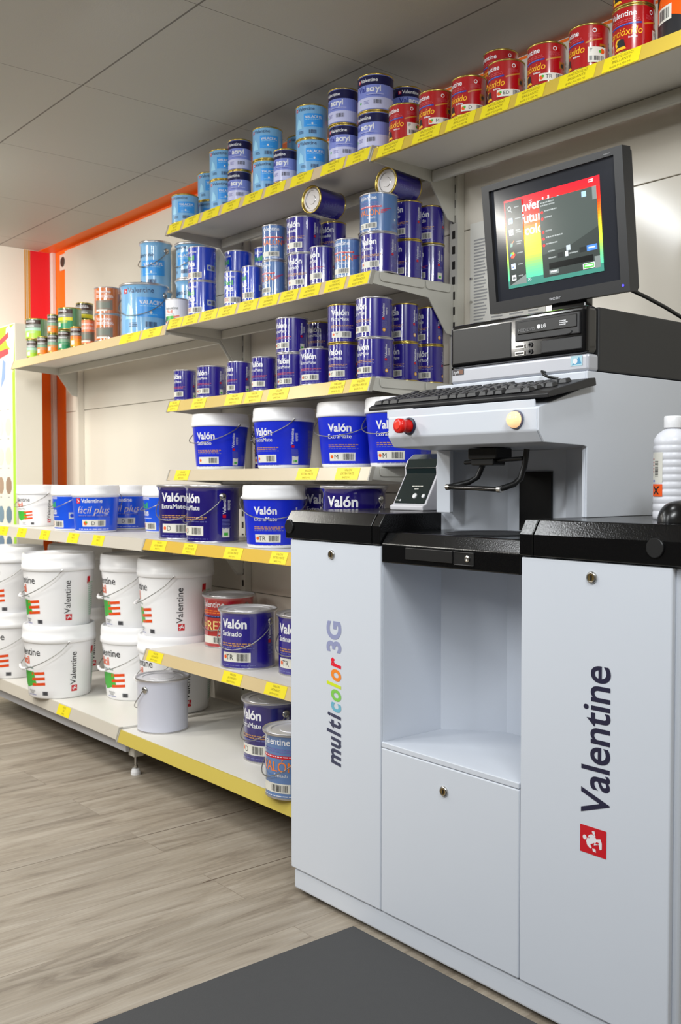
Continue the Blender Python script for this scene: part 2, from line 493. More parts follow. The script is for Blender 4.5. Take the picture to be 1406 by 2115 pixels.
def shelf(key, x0, x1, ylip, deck, lipz, railmat, label, words, endl=True, endr=True, lean=0.014, base=False):
    root = thing('shelf', label, 'shelf', (x0, ylip, lipz), 0, 'gondola shelves')
    def L(mb, name, bevel=0.0): return mb.build(name, root, bevel, loc=(-x0, -ylip, -lipz))
    yf = ylip + lean + 0.004
    mb = MB().box(x0 + .004, yf, deck - .016, x1 - .004, 2.202, deck, SHELF_M)
    L(mb, 'deck', 0.002)
    rail = MB().prism([(ylip, lipz), (ylip + lean, deck), (ylip + lean + .005, deck), (ylip + .008, lipz)], 'x', x0 + .006, x1 - .006, railmat)
    L(rail, 'price_rail')
    capm = mat('rail_end_cap', (176, 172, 162), 0.5)
    for x, fl, s in ((x0, endl, 1), (x1, endr, -1)):
        if fl:
            xa, xb = sorted((x + s * .0004, x + s * .006))
            L(MB().prism([(ylip - .002, lipz - .001), (ylip + lean - .002, deck + .001), (ylip + lean + .012, deck + .001), (ylip + .012, lipz - .001)], 'x', xa, xb, capm), 'rail_end_cap')
    if not base:
        L(MB().box(x0 + .005, 2.105, deck - .050, x1 - .005, 2.118, deck - .017, BRACK_M), 'rear_rail', 0.003)
        for x, fl, s in ((x0, endl, 1), (x1, endr, -1)):
            xa, xb = sorted((x + s * .001, x + s * .0045))
            poly = [(ylip + lean + .006, deck - .001), (2.204, deck - .001), (2.204, lipz - .115), (2.175, lipz - .11), (2.155, lipz - .085), (2.10, lipz - .012), (ylip + .012, lipz + .003)]
            L(MB().prism(poly, 'x', xa, xb, BRACK_M), 'bracket')
            if fl and s < 0:   # folded outer cheek with rounded ends
                for ya, yb in ((ylip + .04, 2.08), (2.086, 2.19)):
                    zt = deck - .004; zb = deck - .028; rr = .01
                    pl = [(ya, zt), (yb, zt), (yb, zb + rr), (yb - rr * .3, zb + rr * .3), (yb - rr, zb), (ya + rr, zb), (ya + rr * .3, zb + rr * .3), (ya, zb + rr)]
                    L(MB().prism(pl, 'x', x + .0005, x + .0035, BRACK_M), 'bracket_cheek', 0.0015)
    # price labels on the sloping rail
    d = Vector((0, lean, deck - lipz)); up = d.normalized()
    H = d.length
    for i, (a, b_) in enumerate(LABELS[key]):
        w_ = b_ - a; art = Art()
        art.rect(0, H * .04, w_, H * .96, LBL_Y)
        t = words[i % len(words)]
        hh = H * .17
        for k, line in enumerate(t):
            art.text(line, w_ / 2, H * (.70 - .27 * k), hh * (1 if k < 2 else .8), LBL_T, 'c', bold=.01)
        m_ = MB(); art.lay(m_, (a, ylip, lipz), (1, 0, 0), up, base=.0008)
        L(m_, 'price_label')
    return root
RAIL_BEIGE = mat('rail_beige', (206, 184, 152), 0.35); RAIL_YEL = mat('rail_yellow', (208, 180, 98), 0.3)
RAIL_CREAM = mat('rail_cream', (202, 187, 160), 0.3); RAIL_TAN = mat('rail_tan', (208, 186, 140), 0.35)
RAIL_GREY = mat('rail_grey_white', (200, 193, 180), 0.35); RAIL_GOLD = mat('rail_gold', (214, 176, 64), 0.3)
RAIL_BASE = mat('rail_base_yellow', (200, 180, 84), 0.35); RAIL_ANT = mat('rail_antirust', (208, 180, 72), 0.35)
wv = [('VALACRYL', 'MATE', 'BASE P 4L')]
wa = [('ANTIOXIDO', 'BRILLANTE', 'BASE P 0,750 ML')]
ws = [('VALON', 'SATINADO', 'BASE P 0,750 L')]
we = [('VALON', 'EXTRA MATE', 'BASE D 4 L')]
wf = [('FACIL PLUS', 'INT EXT', 'BASE P 0,750')]
shelf('A', BAYX[1], BAYX[2], 1.863, 2.025, 1.985, RAIL_BEIGE, 'grey metal shelf with many yellow labels under the light blue and violet cans', wv)
shelf('AR', BAYX[2], BAYX[3], 1.863, 2.015, 1.977, RAIL_ANT, 'grey metal shelf with yellow rail carrying the red cans above the monitor', wa)
shelf('BL', BAYX[0], BAYX[1], 1.863, 1.662, 1.622, RAIL_TAN, 'grey metal shelf with tan rail carrying green and brown cans, left bay', wv)
shelf('B', BAYX[1], BAYX[2], 1.863, 1.677, 1.637, RAIL_BEIGE, 'grey metal shelf with row of yellow labels, second from top in middle bay', [wf[0]] * 5 + [ws[0]] * 5)
shelf('C', BAYX[1], BAYX[2], 1.863, 1.375, 1.335, RAIL_YEL, 'grey metal shelf with pale yellow rail holding small navy cans, middle bay', we)
shelf('D', BAYX[1], BAYX[2], 1.863, 1.120, 1.081, RAIL_CREAM, 'grey metal shelf with cream rail holding white lidded blue buckets at eye level', we)
shelf('EL', BAYX[0], BAYX[1], 1.76, 0.866, 0.822, RAIL_GREY, 'grey metal shelf with pale rail above the big white buckets, left bay', [('FACIL', 'MATE', '4L')])
shelf('E', BAYX[1], BAYX[2], 1.76, 0.866, 0.828, RAIL_GOLD, 'grey metal shelf with bright yellow rail holding large navy tins, middle bay', we)
shelf('F', BAYX[1], BAYX[2], 1.76, 0.461, 0.423, RAIL_TAN, 'white metal shelf with tan rail holding navy and red tins, second lowest', ws)
sgl = shelf('GL', BAYX[0], BAYX[1], 1.653, 0.185, 0.143, RAIL_GREY, 'white base shelf with grey rail under the big white buckets, left bay', [('FACIL', '15L', 'MATE')], base=True)
sg = shelf('G', BAYX[1], BAYX[2], 1.653, 0.178, 0.137, RAIL_BASE, 'white base shelf with yellow rail under the plain grey tin, middle bay', we, base=True)
KICK = mat('kick_rail_grey', (196, 198, 204), 0.4)
def base_part(mb, name, root, parent=None, bevel=0.0):
    if parent: return mb.build(name, parent, bevel)
    return mb.build(name, root, bevel, loc=tuple(-c for c in root.location))
base_part(MB().box(BAYX[0] + .03, 1.70, 0.085, BAYX[1] - .02, 1.715, 0.142, KICK), 'kick_rail', sgl, None, .002)
base_part(MB().box(BAYX[1] + .03, 1.80, 0.095, BAYX[2] - .02, 1.815, 0.136, KICK), 'kick_rail', sg, None, .002)
for x, root in ((BAYX[0] + .03, sgl), (BAYX[1] - .01, sgl), (BAYX[2] - .04, sg)):
    f_ = base_part(MB().box(x - .022, 1.717, .07, x + .022, 1.757, .137, BRACK_M).box(x - .02, 1.757, .075, x + .02, 2.19, .137, BRACK_M), 'foot', root, None, .002)
    MB().lathe([(.005, .02), (.005, .072)], STEEL, 12, M=Matrix.Translation((x, 1.735, 0))).lathe([(.009, .026), (.009, .034)], STEEL, 6, M=Matrix.Translation((x, 1.735, 0)), cap0=True, cap1=True).build('threaded_rod', f_)
    MB().lathe([(.018, 0), (.018, .010), (.013, .022)], PLASTIC_W, 20, M=Matrix.Translation((x, 1.735, 0)), cap0=True, cap1=True).build('foot_pad', f_)

# ------------------------------------------------------------------ paint containers
NAVY = mat('navy_tin_paint', (38, 26, 138), 0.22, coat=1.0)
NAVY_D = mat('navy_tin_dark', (30, 18, 112), 0.22, coat=1.0)
BUCKB = mat('blue_bucket_film', (22, 44, 205), 0.3)
FPB = mat('fresh_blue_film', (24, 84, 220), 0.28, coat=.5)
FPC = mat('royal_blue_can', (22, 62, 190), 0.22, coat=1.0)
LBLUE = mat('light_blue_can', (126, 184, 230), 0.3, coat=.6)
LBLUE2 = mat('bright_blue_print', (58, 158, 240), 0.28)
SPLASH = mat('pale_blue_print', (160, 215, 245), 0.28)
PERI = mat('periwinkle_print', (128, 140, 212), 0.25); LAV = mat('lavender_print', (200, 202, 236), 0.25); INDIGO = mat('indigo_print', (26, 26, 72), 0.22)
REDC = mat('red_can', (176, 14, 22), 0.22, coat=1.0); YEL = mat('yellow_print', (250, 190, 40), 0.3); BLUEB = mat('blue_band_print', (50, 60, 150), .3)
SBLUE = mat('steel_blue_can', (88, 126, 182), 0.2, coat=1.0); ORA2 = mat('light_orange_print', (245, 130, 50), .3)
PINK = mat('print_red_line', (190, 70, 80), .35); OCHL = mat('print_ochre_line', (190, 140, 90), .35); GREYT = mat('print_grey_blue', (110, 112, 175), .35)
NAVYT = mat('print_navy', (28, 34, 80), .35)
SUN = mat('sun_print', (245, 180, 40), .35)
MINT = mat('mint_print', (170, 215, 190), .4)

def art_valon(h, sub, red_line, extra, letter):
    a = Art(h); w = .62
    a.text('Valón', -.30, .70, .15, WORD_W, bold=.03)
    a.text(sub, -.30, .565, .085, WORD_W, bold=.015)
    lm = PINK if red_line else OCHL
    a.lines(-.30, .45, .34, .036, 2, lm, .1, 3)
    a.lines(-.30, .375, .34, .03, 1, GREYT, .1, 4)
    a.rect(-.28, .13, .26, .29, STICK); a.bars(.02, .15, .22, .27)
    if letter: a.text(letter, -.12, .165, .09, WORD_K, 'c')
    a.disc(-.22, .21, .035, ORANGE, 8)
    a.lines(-.30, .08, .36, .026, 1, GREYT, .05, 5)
    s = .62
    a.text('Valentine', s + .04, .50, .062, WORD_W, up=True, bold=.015)
    a.rect(s - .022, .435, s + .042, .49, RED_L)
    a.lines(s + .08, .74, s + .14, .02, 9, WORD_W, .3, 7)
    a.lines(s - .03, .41, s + .15, .022, 8, GREYT, .2, 6)
    if extra == 'sun': a.disc(s + .03, .19, .045, SUN); a.disc(s + .03, .19, .018, WORD_W, 8)
    if extra == 'eco': a.rect(s - .03, .10, s + .11, .26, STICK); a.rect(s, .13, s + .08, .18, GREEN)
    a.lines(1.05, .80, 1.45, .03, 20, GREYT, .4, 8)
    return a
def art_valron(h, letter=None):
    a = Art(h)
    a.text('Valentine', -.36, .82, .10, WORD_W, bold=.01)
    a.lines(-.34, .76, .26, .035, 2, GREYT, .1, 2)
    a.rect(-.36, .615, .30, .66, RED_L)
    a.lines(-.33, .648, .28, .025, 1, WORD_W, .02, 3)
    a.text('VALÓN', -.36, .42, .15, ORA2, bold=.01, width=.62)
    a.poly([(.28, .53), (.56, .60), (.56, .615), (.28, .55)], RED_L); a.poly([(.28, .50), (.46, .54), (.46, .555), (.28, .52)], RED_L); a.poly([(.28, .465), (.40, .495), (.40, .51), (.28, .485)], RED_L)
    a.text('Satinado', -.10, .34, .05, WORD_W, shear=.25)
    a.rect(-.36, .10, .18, .24, STICK); a.bars(-.14, .12, .14, .22)
    if letter: a.text(letter, -.26, .13, .07, WORD_K, 'c')
    a.lines(-.36, .06, .3, .025, 1, WORD_W, .1, 4)
    a.disc(.70, .33, .03, WORD_W, 10); a.lines(.60, .24, .80, .025, 6, GREYT, .2, 5)
    a.lines(1.0, .8, 1.5, .03, 18, GREYT, .3, 6)
    return a
def art_valacryl(h):
    a = Art(h)
    a.logo(-.52, .80, .09); a.text('Valentine', -.41, .81, .10, NAVYT, bold=.005)
    a.poly([(-.48, .30), (-.40, .62), (-.30, .50), (-.26, .30)], SPLASH)
    a.rect(-.20, .34, .40, .72, LBLUE2)
    a.text('VALACRYL', -.16, .585, .08, WORD_W, width=.52, bold=.02)
    a.lines(-.15, .56, .30, .03, 1, SPLASH, .1, 1)
    a.disc(.06, .43, .03, WORD_W, 8); a.lines(-.1, .40, .22, .025, 1, SPLASH, .1, 5)
    a.lines(-.38, .23, -.18, .03, 3, NAVYT, .2, 2); a.bars(-.05, .14, .18, .25, NAVYT)
    a.lines(.62, .8, 1.0, .04, 14, LBLUE2, .4, 3)
    return a
def art_acryl(h):
    a = Art(h)
    a.rect(-1.45, .70, 1.45, .94, INDIGO); a.rect(-1.45, .06, 1.45, .36, LAV)
    a.logo(-.44, .77, .09); a.text('Valentine', -.33, .78, .095, WORD_W, bold=.01)
    a.text('Val', -.42, .52, .15, BLUEB, bold=.015); a.text('acryl', -.14, .52, .15, WORD_W, bold=.03)
    a.rect(-.14, .44, .36, .452, LAV); a.lines(-.14, .43, .3, .025, 1, BLUEB, .1, 2)
    a.bars(.06, .18, .30, .29); a.lines(-.22, .28, -.05, .035, 3, GREYT, .2, 3); a.disc(-.34, .24, .035, GREEN, 8)
    return a
def art_antirust(h):
    a = Art(h)
    a.text('Valentine', -.46, .76, .12, WORD_W, bold=.015)
    a.lines(-.42, .70, .32, .04, 2, PINK, .1, 2)
    a.poly([(-.46, .555), (.30, .575), (.30, .615), (-.46, .595)], BLUEB); a.lines(-.42, .60, .26, .025, 1, PERI, .02, 3)
    a.text('antióxido', -.46, .36, .16, YEL, shear=.18, bold=.005, width=.78)
    a.text('Brillante', .02, .285, .04, WORD_W, bold=.02)
    a.poly([(.34, .545), (.72, .64), (.72, .675), (.34, .58)], mat('gold_print', (196, 128, 40), .35))
    a.disc(-.22, .22, .10, YEL, 10); a.disc(-.20, .23, .06, WORD_K, 8); a.poly([(-.30, .09), (-.16, .30), (-.08, .28), (-.04, .10)], WORD_K); a.poly([(-.32, .07), (-.02, .07), (-.06, .13), (-.26, .13)], YEL)
    a.disc(.54, .83, .05, WORD_W, 12); a.disc(.54, .83, .032, REDC, 10); a.lines(.40, .76, .68, .025, 4, PINK, .2, 4)
    a.rect(.66, .38, .84, .54, mat('amber_patch', (170, 100, 20), .4)); a.disc(.75, .45, .05, WORD_K, 8)
    a.rect(.98, .55, 1.06, .64, WORD_W); a.rect(.98, .46, 1.10, .52, GREYT); a.lines(.96, .40, 1.15, .025, 10, PINK, .3, 5)
    a.rect(1.0, .18, 1.06, .24, WORD_W)
    return a
def art_facilplus(h, sticker=True):
    a = Art(h)
    a.text('Valentine', -.30, .80, .075, WORD_W, bold=.01)
    a.text('Fácil', -.28, .60, .13, GREEN, bold=.03); a.text('Plus', -.28, .42, .15, WORD_W, bold=.03)
    a.lines(-.28, .36, .18, .025, 1, WORD_W, .1, 2)
    a.rect(-.32, .08, .26, .25, STICK); a.bars(-.02, .10, .22, .23); a.lines(-.28, .22, -.08, .035, 3, PINK, .2, 3)
    a.rect(.42, .30, .74, .46, mat('pale_badge', (180, 190, 196), .4)); a.disc(.50, .38, .05, FPC, 8); a.bars(.56, .32, .72, .44, NAVYT)
    a.lines(.9, .8, 1.3, .03, 18, PERI, .3, 4)
    return a
def art_facil(h, side=True):
    """white wall paint: green leaf patch with orange bars"""
    a = Art(h)
    a.text('Valentine', -.42, .60, .10, WORD_K, bold=.004); a.text('Fácil', -.36, .475, .11, ORANGE, bold=.02)
    a.text('Pintura Plástica Mate', -.40, .41, .032, TEAL)
    a.poly([(-.42, .37), (-.02, .37), (.02, .20), (-.20, .14), (-.36, .22)], GREEN)
    a.poly([(-.42, .37), (-.30, .30), (-.44, .12), (-.50, .20)], TEAL); a.poly([(-.44, .14), (-.32, .22), (-.34, .18), (-.42, .10)], ORANGE)
    for k in range(3):
        v = .32 - .075 * k
        a.poly([(-.06, v), (.16, v + .022), (.16, v + .06), (-.06, v + .038)], mat('deep_orange_print', (228, 76, 16), .35))
    a.text('BLANCO', -.14, .095, .022, WORD_K, bold=.01); a.text('MATE', -.12, .066, .022, WORD_K, bold=.01); a.lines(-.16, .055, .02, .018, 1, GREYT, .1, 2)
    a.rect(.11, .05, .19, .105, mat('code_grey', (120, 120, 126), .5)); a.bars(.12, .055, .18, .10, WORD_K)
    if side:
        s = .54
        a.text('Valentine', s + .06, .19, .085, WORD_K, up=True, bold=.004); a.logo(s - .03, .095, .085, up=True)
        a.lines(.92, .60, 1.1, .03, 16, MINT, .4, 3); a.rect(.90, .58, .97, .68, RED_L)
    return a
def art_eco(h, low, mid):
    a = Art(h)
    BR = mat('dark_brown_print', (60, 34, 22), .35); GY = mat('grey_photo_print', (120, 124, 118), .4)
    a.rect(-.9, .72, .45, .92, BR); a.lines(-.35, .88, .28, .05, 2, WORD_W, .2, 2)
    a.rect(-.9, .55, .45, .72, GY); a.text('Valentine', -.34, .59, .09, WORD_W, bold=.01)
    a.rect(-.9, .40, .45, .55, mid); a.rect(-.9, .05, .45, .40, low); a.lines(-.3, .36, .25, .05, 2, mid, .2, 4)
    a.rect(-.30, .12, -.12, .32, STICK)
    return a
def art_brown(h):
    a = Art(h)
    a.text('Valentine', -.36, .76, .11, WORD_W, bold=.01); a.lines(-.36, .70, .36, .04, 3, WORD_W, .1, 2)
    GP = mat('grey_brown_print', (128, 112, 98), .4); GP2 = mat('dark_photo_print', (112, 118, 106), .4)
    a.rect(-.40, .14, .30, .50, GP); a.rect(-.28, .22, .20, .42, GP2); a.rect(-.36, .10, .1, .16, STICK)
    a.logo(.80, .80, .10); a.text('Valentine', .70, .15, .07, STICK, up=True); a.disc(.88, .25, .03, STICK, 8)
    return a
def art_black_orange(h):
    a = Art(h)
    OO = mat('vivid_orange_print', (240, 92, 8), .3)
    a.poly([(-1.2, .22), (-.62, .30), (-.55, .14), (-.46, .13), (-.44, .30), (-.30, .24), (-.12, .30), (.1, .22), (.5, .30), (.9, .25), (.9, .90), (-1.2, .90)], OO)
    a.poly([(-.62, .44), (-.40, .50), (-.30, .62), (-.36, .80), (-.50, .90), (-.62, .90), (-.52, .70), (-.70, .56)], WORD_K)
    a.rect(-.40, .24, -.10, .44, STICK); a.bars(-.36, .27, -.14, .41)
    return a

def can(kind, d, h, body_m, art, ring=GOLD, lid_m=TIN, label='', low=0.0):
    """one single-walled paint can: body with print, seamed top ring with lever lid, base ring"""
    root = thing('paint_can', label, 'paint can')
    r = d / 2 * .975
    mb = MB().lathe([(r, .0035), (r, h - .003)], body_m, 40)
    art.wrap(mb, lambda v: r)
    mb.build('body', root)
    t = d / 2; e = .0028
    MB().lathe([(r, h - .0048), (t, h - .0040), (t + .0002, h - .0012), (t - .0012, h), (t - .004, h - .001), (t - .006, h - .006)], ring, 40, smooth=True).build('top_ring', root)
    MB().lathe([(t - .006, h - .006), (t * .80, h - .006), (t * .78, h - .003), (t * .66, h - .003), (t * .64, h - .006), (t * .35, h - .006), (t * .32, h - .0045), (.0005, h - .0045)], lid_m, 40).build('lid', root)
    MB().lathe([(r - .003, .004), (r - .003, .0), (t - .001, .0), (t, .0012), (t, .0032), (r, .0042)], ring, 40, smooth=True).lathe([(.0005, .004), (r - .003, .004)], ring, 24).build('base_ring', root)
    return root
def bail(root, r, zt, drop, n=15, es=1.0, m=WIRE, side=1.0, tilt=0.0, ear_m=STEEL, grip=False, wr=.0017):
    """ears at +X and -X and a wire handle hanging in front (-Y)"""
    for s in (-1, 1):
        M = Matrix.Translation((s * r, 0, zt)) @ Matrix.Rotation(s * PI / 2, 4, 'Y')
        MB().lathe([(.0125 * es, -.002), (.0125 * es, .0015), (.009 * es, .004), (.005 * es, .0055), (.0004, .006)], ear_m, 18, M=M, smooth=True).build('ear', root)
    pts = []
    R = r + .008
    pts.append((-r - .003, 0, zt))
    for k in range(n + 1):
        a = PI * k / n
        pts.append((-R * math.cos(a), -R * math.sin(a) * 1.0 - .001, zt - drop * math.sin(a) ** 0.8))
    pts.append((r + .003, 0, zt))
    hd = MB().tube(pts, wr, m, 6).build('handle', root)
    if grip:
        g = [p for p in pts if abs(p[0]) < R * .38]
        MB().tube(g, .006, PLASTIC_W, 10).build('grip', hd)
    return hd
def tin(d, h, body_m, art, label='', ring=TIN, handle=True, lid_m=LIDTIN, ear_turn=0.0, drop=.09):
    """4 litre tin: slightly flared rim, pressed lid, ears and bail"""
    root = thing('paint_tin', label, 'paint tin')
    r = d / 2 * .93; t = d / 2
    prof = [(r * .985, .004), (r * .985, h * .88), (r * 1.01, h * .93), (t * .985, h - .008)]
    mb = MB().lathe(prof, body_m, 56, smooth=True)
    if art:
        def rf(v):
            for (ra, za), (rb, zb) in zip(prof, prof[1:]):
                if v <= zb: return ra + (rb - ra) * max(0, (v - za)) / (zb - za)
            return prof[-1][0]
        art.wrap(mb, rf, base=.0006)
    mb.build('body', root)
    MB().lathe([(t * .985, h - .009), (t, h - .007), (t + .0004, h - .002), (t - .0015, h), (t - .004, h - .0015)], ring, 56, smooth=True).build('rim', root)
    MB().lathe([(t - .004, h - .0015), (t - .008, h - .008), (t * .86, h - .008), (t * .84, h - .004), (t * .74, h - .004), (t * .72, h - .007), (t * .45, h - .007), (t * .43, h - .0055), (.0005, h - .0055)], lid_m, 56).build('lid', root)
    MB().lathe([(r * .96, .004), (r * .96, 0), (r * .99, .0), (r, .002), (r * .985, .006)], ring, 56, smooth=True).lathe([(.0005, .003), (r * .96, .003)], ring, 24).build('base_ring', root)
    if handle:
        g = bpy.data.objects
        hd_root = root
        n0 = set(root.children)
        bail(root, r * 1.0, h * .80, drop)
        for c in root.children:
            if c not in n0:
                M = Matrix.Rotation(ear_turn, 4, 'Z')
                c.data.transform(M)
    return root
def bucket(dl, db, h, film_m, art, label='', lidf=.22, handle='wire', ear_turn=0.0, drop=None, film=(.06, .77), ribs=True):
    """plastic pail: tapered tub, printed film, skirted lid, hanging wire handle"""
    root = thing('paint_bucket', label, 'paint bucket')
    rl = dl / 2; rb = db / 2; zl = h * (1 - lidf)
    rt = rl * .955
    rf = lambda v: rb + (rt - rb) * max(0, min(1, v / zl))
    mb = MB().lathe([(rb - .012, 0), (rb - .003, .001), (rf(.006), .006)] + [(rf(zl * k / 6), zl * k / 6) for k in range(1, 7)], PLASTIC_W, 64, smooth=True)
    mb.lathe([(.0005, .002), (rb - .012, .002)], PLASTIC_W, 24)
    if film_m is not PLASTIC_W:
        z0, z1 = film[0] * h, film[1] * h
        mb.lathe([(rf(z0) + .0005, z0), (rf(z1) + .0005, z1)], film_m, 64)
    if art: art.wrap(mb, lambda v: rf(v) + .0006)
    mb.build('tub', root)
    lp = [(rl * .97, zl), (rl * .975, zl - .002), (rl, zl + .001), (rl * .998, zl + h * lidf * .30), (rl * .985, zl + h * lidf * .32), (rl * .985, zl + h * lidf * .70), (rl * .975, h - .006), (rl * .955, h), (rl * .93, h), (rl * .915, h - .007), (rl * .5, h - .007), (.0005, h - .007)]
    MB().lathe(lp[:8], PLASTIC_W, 64, smooth=True).lathe(lp[7:], PLASTIC_W, 64).build('lid', root)
    n0 = set(root.children)
    bail(root, rl * .99, zl + .004, drop or h * .33, es=.4, ear_m=PLASTIC_W, grip=(handle == 'grip'), m=WIRE)
    for c in root.children:
        if c not in n0:
            M = Matrix.Rotation(ear_turn, 4, 'Z')
            c.data.transform(M)
            for g in c.children: g.data.transform(M)
    return root

PROTO = {}
MAKE = dict(
 valacryl=lambda l: can('valacryl', .101, .105, LBLUE, art_valacryl(.105), label=l),
 acryl_s=lambda l: can('acryl', .082, .105, PERI, art_acryl(.105), label=l),
 acryl_m=lambda l: can('acryl', .093, .105, PERI, art_acryl(.105), label=l),
 acryl_l=lambda l: can('acryl', .105, .105, PERI, art_acryl(.105), label=l),
 red=lambda l: can('red', .093, .101, REDC, art_antirust(.101), label=l),
 black_orange=lambda l: can('bo', .15, .16, WORD_K, art_black_orange(.16), label=l),
 sat_l=lambda l: can('v', .111, .115, NAVY, art_valon(.115, 'Satinado', False, None, None), ring=TIN, label=l),
 sat_m=lambda l: can('v', .085, .115, NAVY, art_valon(.115, 'Satinado', False, None, None), ring=GOLD, label=l),
 sat_s=lambda l: can('v', .0775, .115, NAVY, art_valon(.115, 'Satinado', True, 'eco', None), ring=TIN, label=l),
 val_l=lambda l: can('s', .113, .113, SBLUE, art_valron(.113, 'TR'), ring=TIN, label=l),
 val_s=lambda l: can('s', .080, .115, SBLUE, art_valron(.115), ring=TIN, label=l),
 fp_l=lambda l: can('f', .104, .125, FPC, art_facilplus(.125), ring=TIN, label=l),
 fp_s=lambda l: can('f', .070, .118, FPC, art_facilplus(.118), ring=TIN, label=l),
 ext_l=lambda l: can('e', .108, .117, NAVY, art_valon(.117, 'ExtraMate', False, 'sun', 'TR'), ring=TIN, label=l),
 ext_m=lambda l: can('e', .095, .115, NAVY, art_valon(.115, 'ExtraMate', False, 'sun', 'Y'), ring=GOLD, label=l),
 ext_s=lambda l: can('e', .080, .115, NAVY, art_valon(.115, 'ExtraMate', False, 'sun', None), ring=GOLD, label=l),
 exr_l=lambda l: can('e', .106, .114, NAVY, art_valon(.114, 'ExtraMate', True, 'eco', 'ED'), ring=TIN, label=l),
 exr_s=lambda l: can('e', .085, .114, NAVY, art_valon(.114, 'ExtraMate', True, 'eco', None), ring=TIN, label=l),
 facil_c=lambda l: can('w', .09, .105, PLASTIC_W, art_facil(.105, False), ring=TIN, label=l),
 lime_s=lambda l: can('x', .055, .087, mat('sage_can', (96, 150, 100), .25, coat=1.0), art_eco(.087, mat('lime_print', (170, 215, 50), .35), MINT), label=l),
 orange_s=lambda l: can('x', .052, .087, mat('sage_can', (96, 150, 100), .25), art_eco(.087, mat('bright_orange_print', (250, 130, 20), .35), mat('sage_print', (130, 170, 140), .35)), label=l),
 teal_s=lambda l: can('x', .060, .090, mat('sage_can', (96, 150, 100), .25), art_eco(.090, mat('emerald_print', (30, 140, 90), .35), mat('sage_print', (130, 170, 140), .35)), label=l),
 amber_s=lambda l: can('x', .054, .090, mat('amber_can', (240, 150, 40), .3), art_eco(.090, mat('amber_print', (250, 165, 20), .35), ORA2), label=l),
 green_l=lambda l: can('x', .103, .098, mat('sage_can', (96, 150, 100), .25), art_eco(.098, mat('lime_print', (170, 215, 50), .35), MINT), label=l),
 green_l2=lambda l: can('x', .105, .098, mat('sage_can', (96, 150, 100), .25), art_eco(.098, mat('emerald_print', (30, 140, 90), .35), mat('lime_yellow_print', (225, 215, 30), .35)), label=l),
 green_d=lambda l: can('x', .080, .118, mat('dark_green_can', (44, 70, 40), .25, coat=1.0), art_eco(.118, mat('dark_green_print', (60, 100, 50), .35), mat('lime_yellow_print', (225, 215, 30), .35)), label=l),
 salmon=lambda l: can('x', .058, .108, mat('salmon_can', (240, 130, 84), .3), art_brown(.108), label=l),
 brown=lambda l: can('x', .112, .112, mat('rust_can', (206, 112, 52), .22, coat=1.0), art_brown(.112), ring=TIN, label=l),
 # larger tins and buckets
 tin_lb=lambda l: tin(.20, .205, LBLUE, art_valacryl(.205), label=l, ring=TIN, ear_turn=-.63),
 tin_lb_s=lambda l: tin(.14, .145, LBLUE, art_valacryl(.145), label=l, ring=TIN, ear_turn=-.33, drop=.07),
 tin_lb_t=lambda l: tin(.14, .205, LBLUE, art_valacryl(.17), label=l, ring=TIN, ear_turn=-.33, drop=.07),
 tin_lb_m=lambda l: tin(.14, .226, LBLUE, art_valacryl(.2), label=l, ring=TIN, ear_turn=-.33, drop=.07),
 tin_ext=lambda l: tin(.20, .20, NAVY_D, art_valon(.20, 'ExtraMate', False, 'eco', 'D'), label=l, ear_turn=-.26),
 tin_sat=lambda l: tin(.20, .195, NAVY, art_valon(.195, 'Satinado', False, None, 'TR'), label=l, ear_turn=-.17),
 tin_navy_s=lambda l: tin(.12, .165, NAVY_D, art_valon(.165, 'ExtraMate', False, 'eco', None), label=l, ear_turn=.3, drop=.06),
 tin_grey=lambda l: tin(.198, .195, mat('plain_grey_tin', (206, 208, 222), .3), None, label=l, ear_turn=-1.68),
 tin_red=lambda l: tin(.20, .195, REDC, art_valron_red(.195), label=l, ear_turn=-.2),
 tin_val=lambda l: tin(.18, .19, SBLUE, art_valron(.19), label=l, ear_turn=-.6),
 bk_sat=lambda l: bucket(.21, .172, .20, BUCKB, art_valon(.156, 'Satinado', False, 'eco', None), label=l, ear_turn=-.35),
 bk_ext=lambda l: bucket(.21, .172, .20, BUCKB, art_valon(.156, 'ExtraMate', False, 'eco', None), label=l, ear_turn=-.5),
 bk_ext2=lambda l: bucket(.21, .172, .20, BUCKB, art_valon(.156, 'ExtraMate', False, None, 'M'), label=l, ear_turn=-.3),
 bk_ext3=lambda l: bucket(.205, .17, .20, BUCKB, art_valon(.156, 'ExtraMate', False, None, 'TR'), label=l, ear_turn=.1),
 bk_fp=lambda l: bucket(.202, .17, .195, FPB, art_fp_bucket(.195), label=l, ear_turn=2.9, film=(.04, .75)),
 bk_fps=lambda l: bucket(.20, .17, .195, FPB, art_facilplus(.17), label=l, ear_turn=-.3, film=(.04, .75)),
 bk_white_s=lambda l: bucket(.20, .172, .195, PLASTIC_W, art_facil(.195), label=l, ear_turn=-.45),
 bk_white=lambda l: bucket(.302, .252, .300, PLASTIC_W, art_facil(.30), label=l, lidf=.225, handle='grip', ear_turn=-.49, drop=.115),
)
def art_valron_red(h):
    a = Art(h)
    a.text('Valentine', -.40, .78, .11, WORD_W, bold=.01); a.lines(-.38, .72, .34, .04, 2, ORA2, .1, 2); a.rect(-.40, .58, .40, .62, NAVYT)
    a.lines(-.38, .612, .36, .025, 1, PERI, .02, 3)
    a.text('val', -.40, .40, .12, mat('cream_print', (245, 220, 140), .35), shear=.2); a.text('REX', -.20, .34, .18, mat('cream_print', (245, 220, 140), .35), bold=.01)
    a.text('Brillante', .05, .26, .05, WORD_W, shear=.2); a.rect(-.36, .09, .26, .23, STICK); a.bars(-.04, .11, .22, .21)
    return a
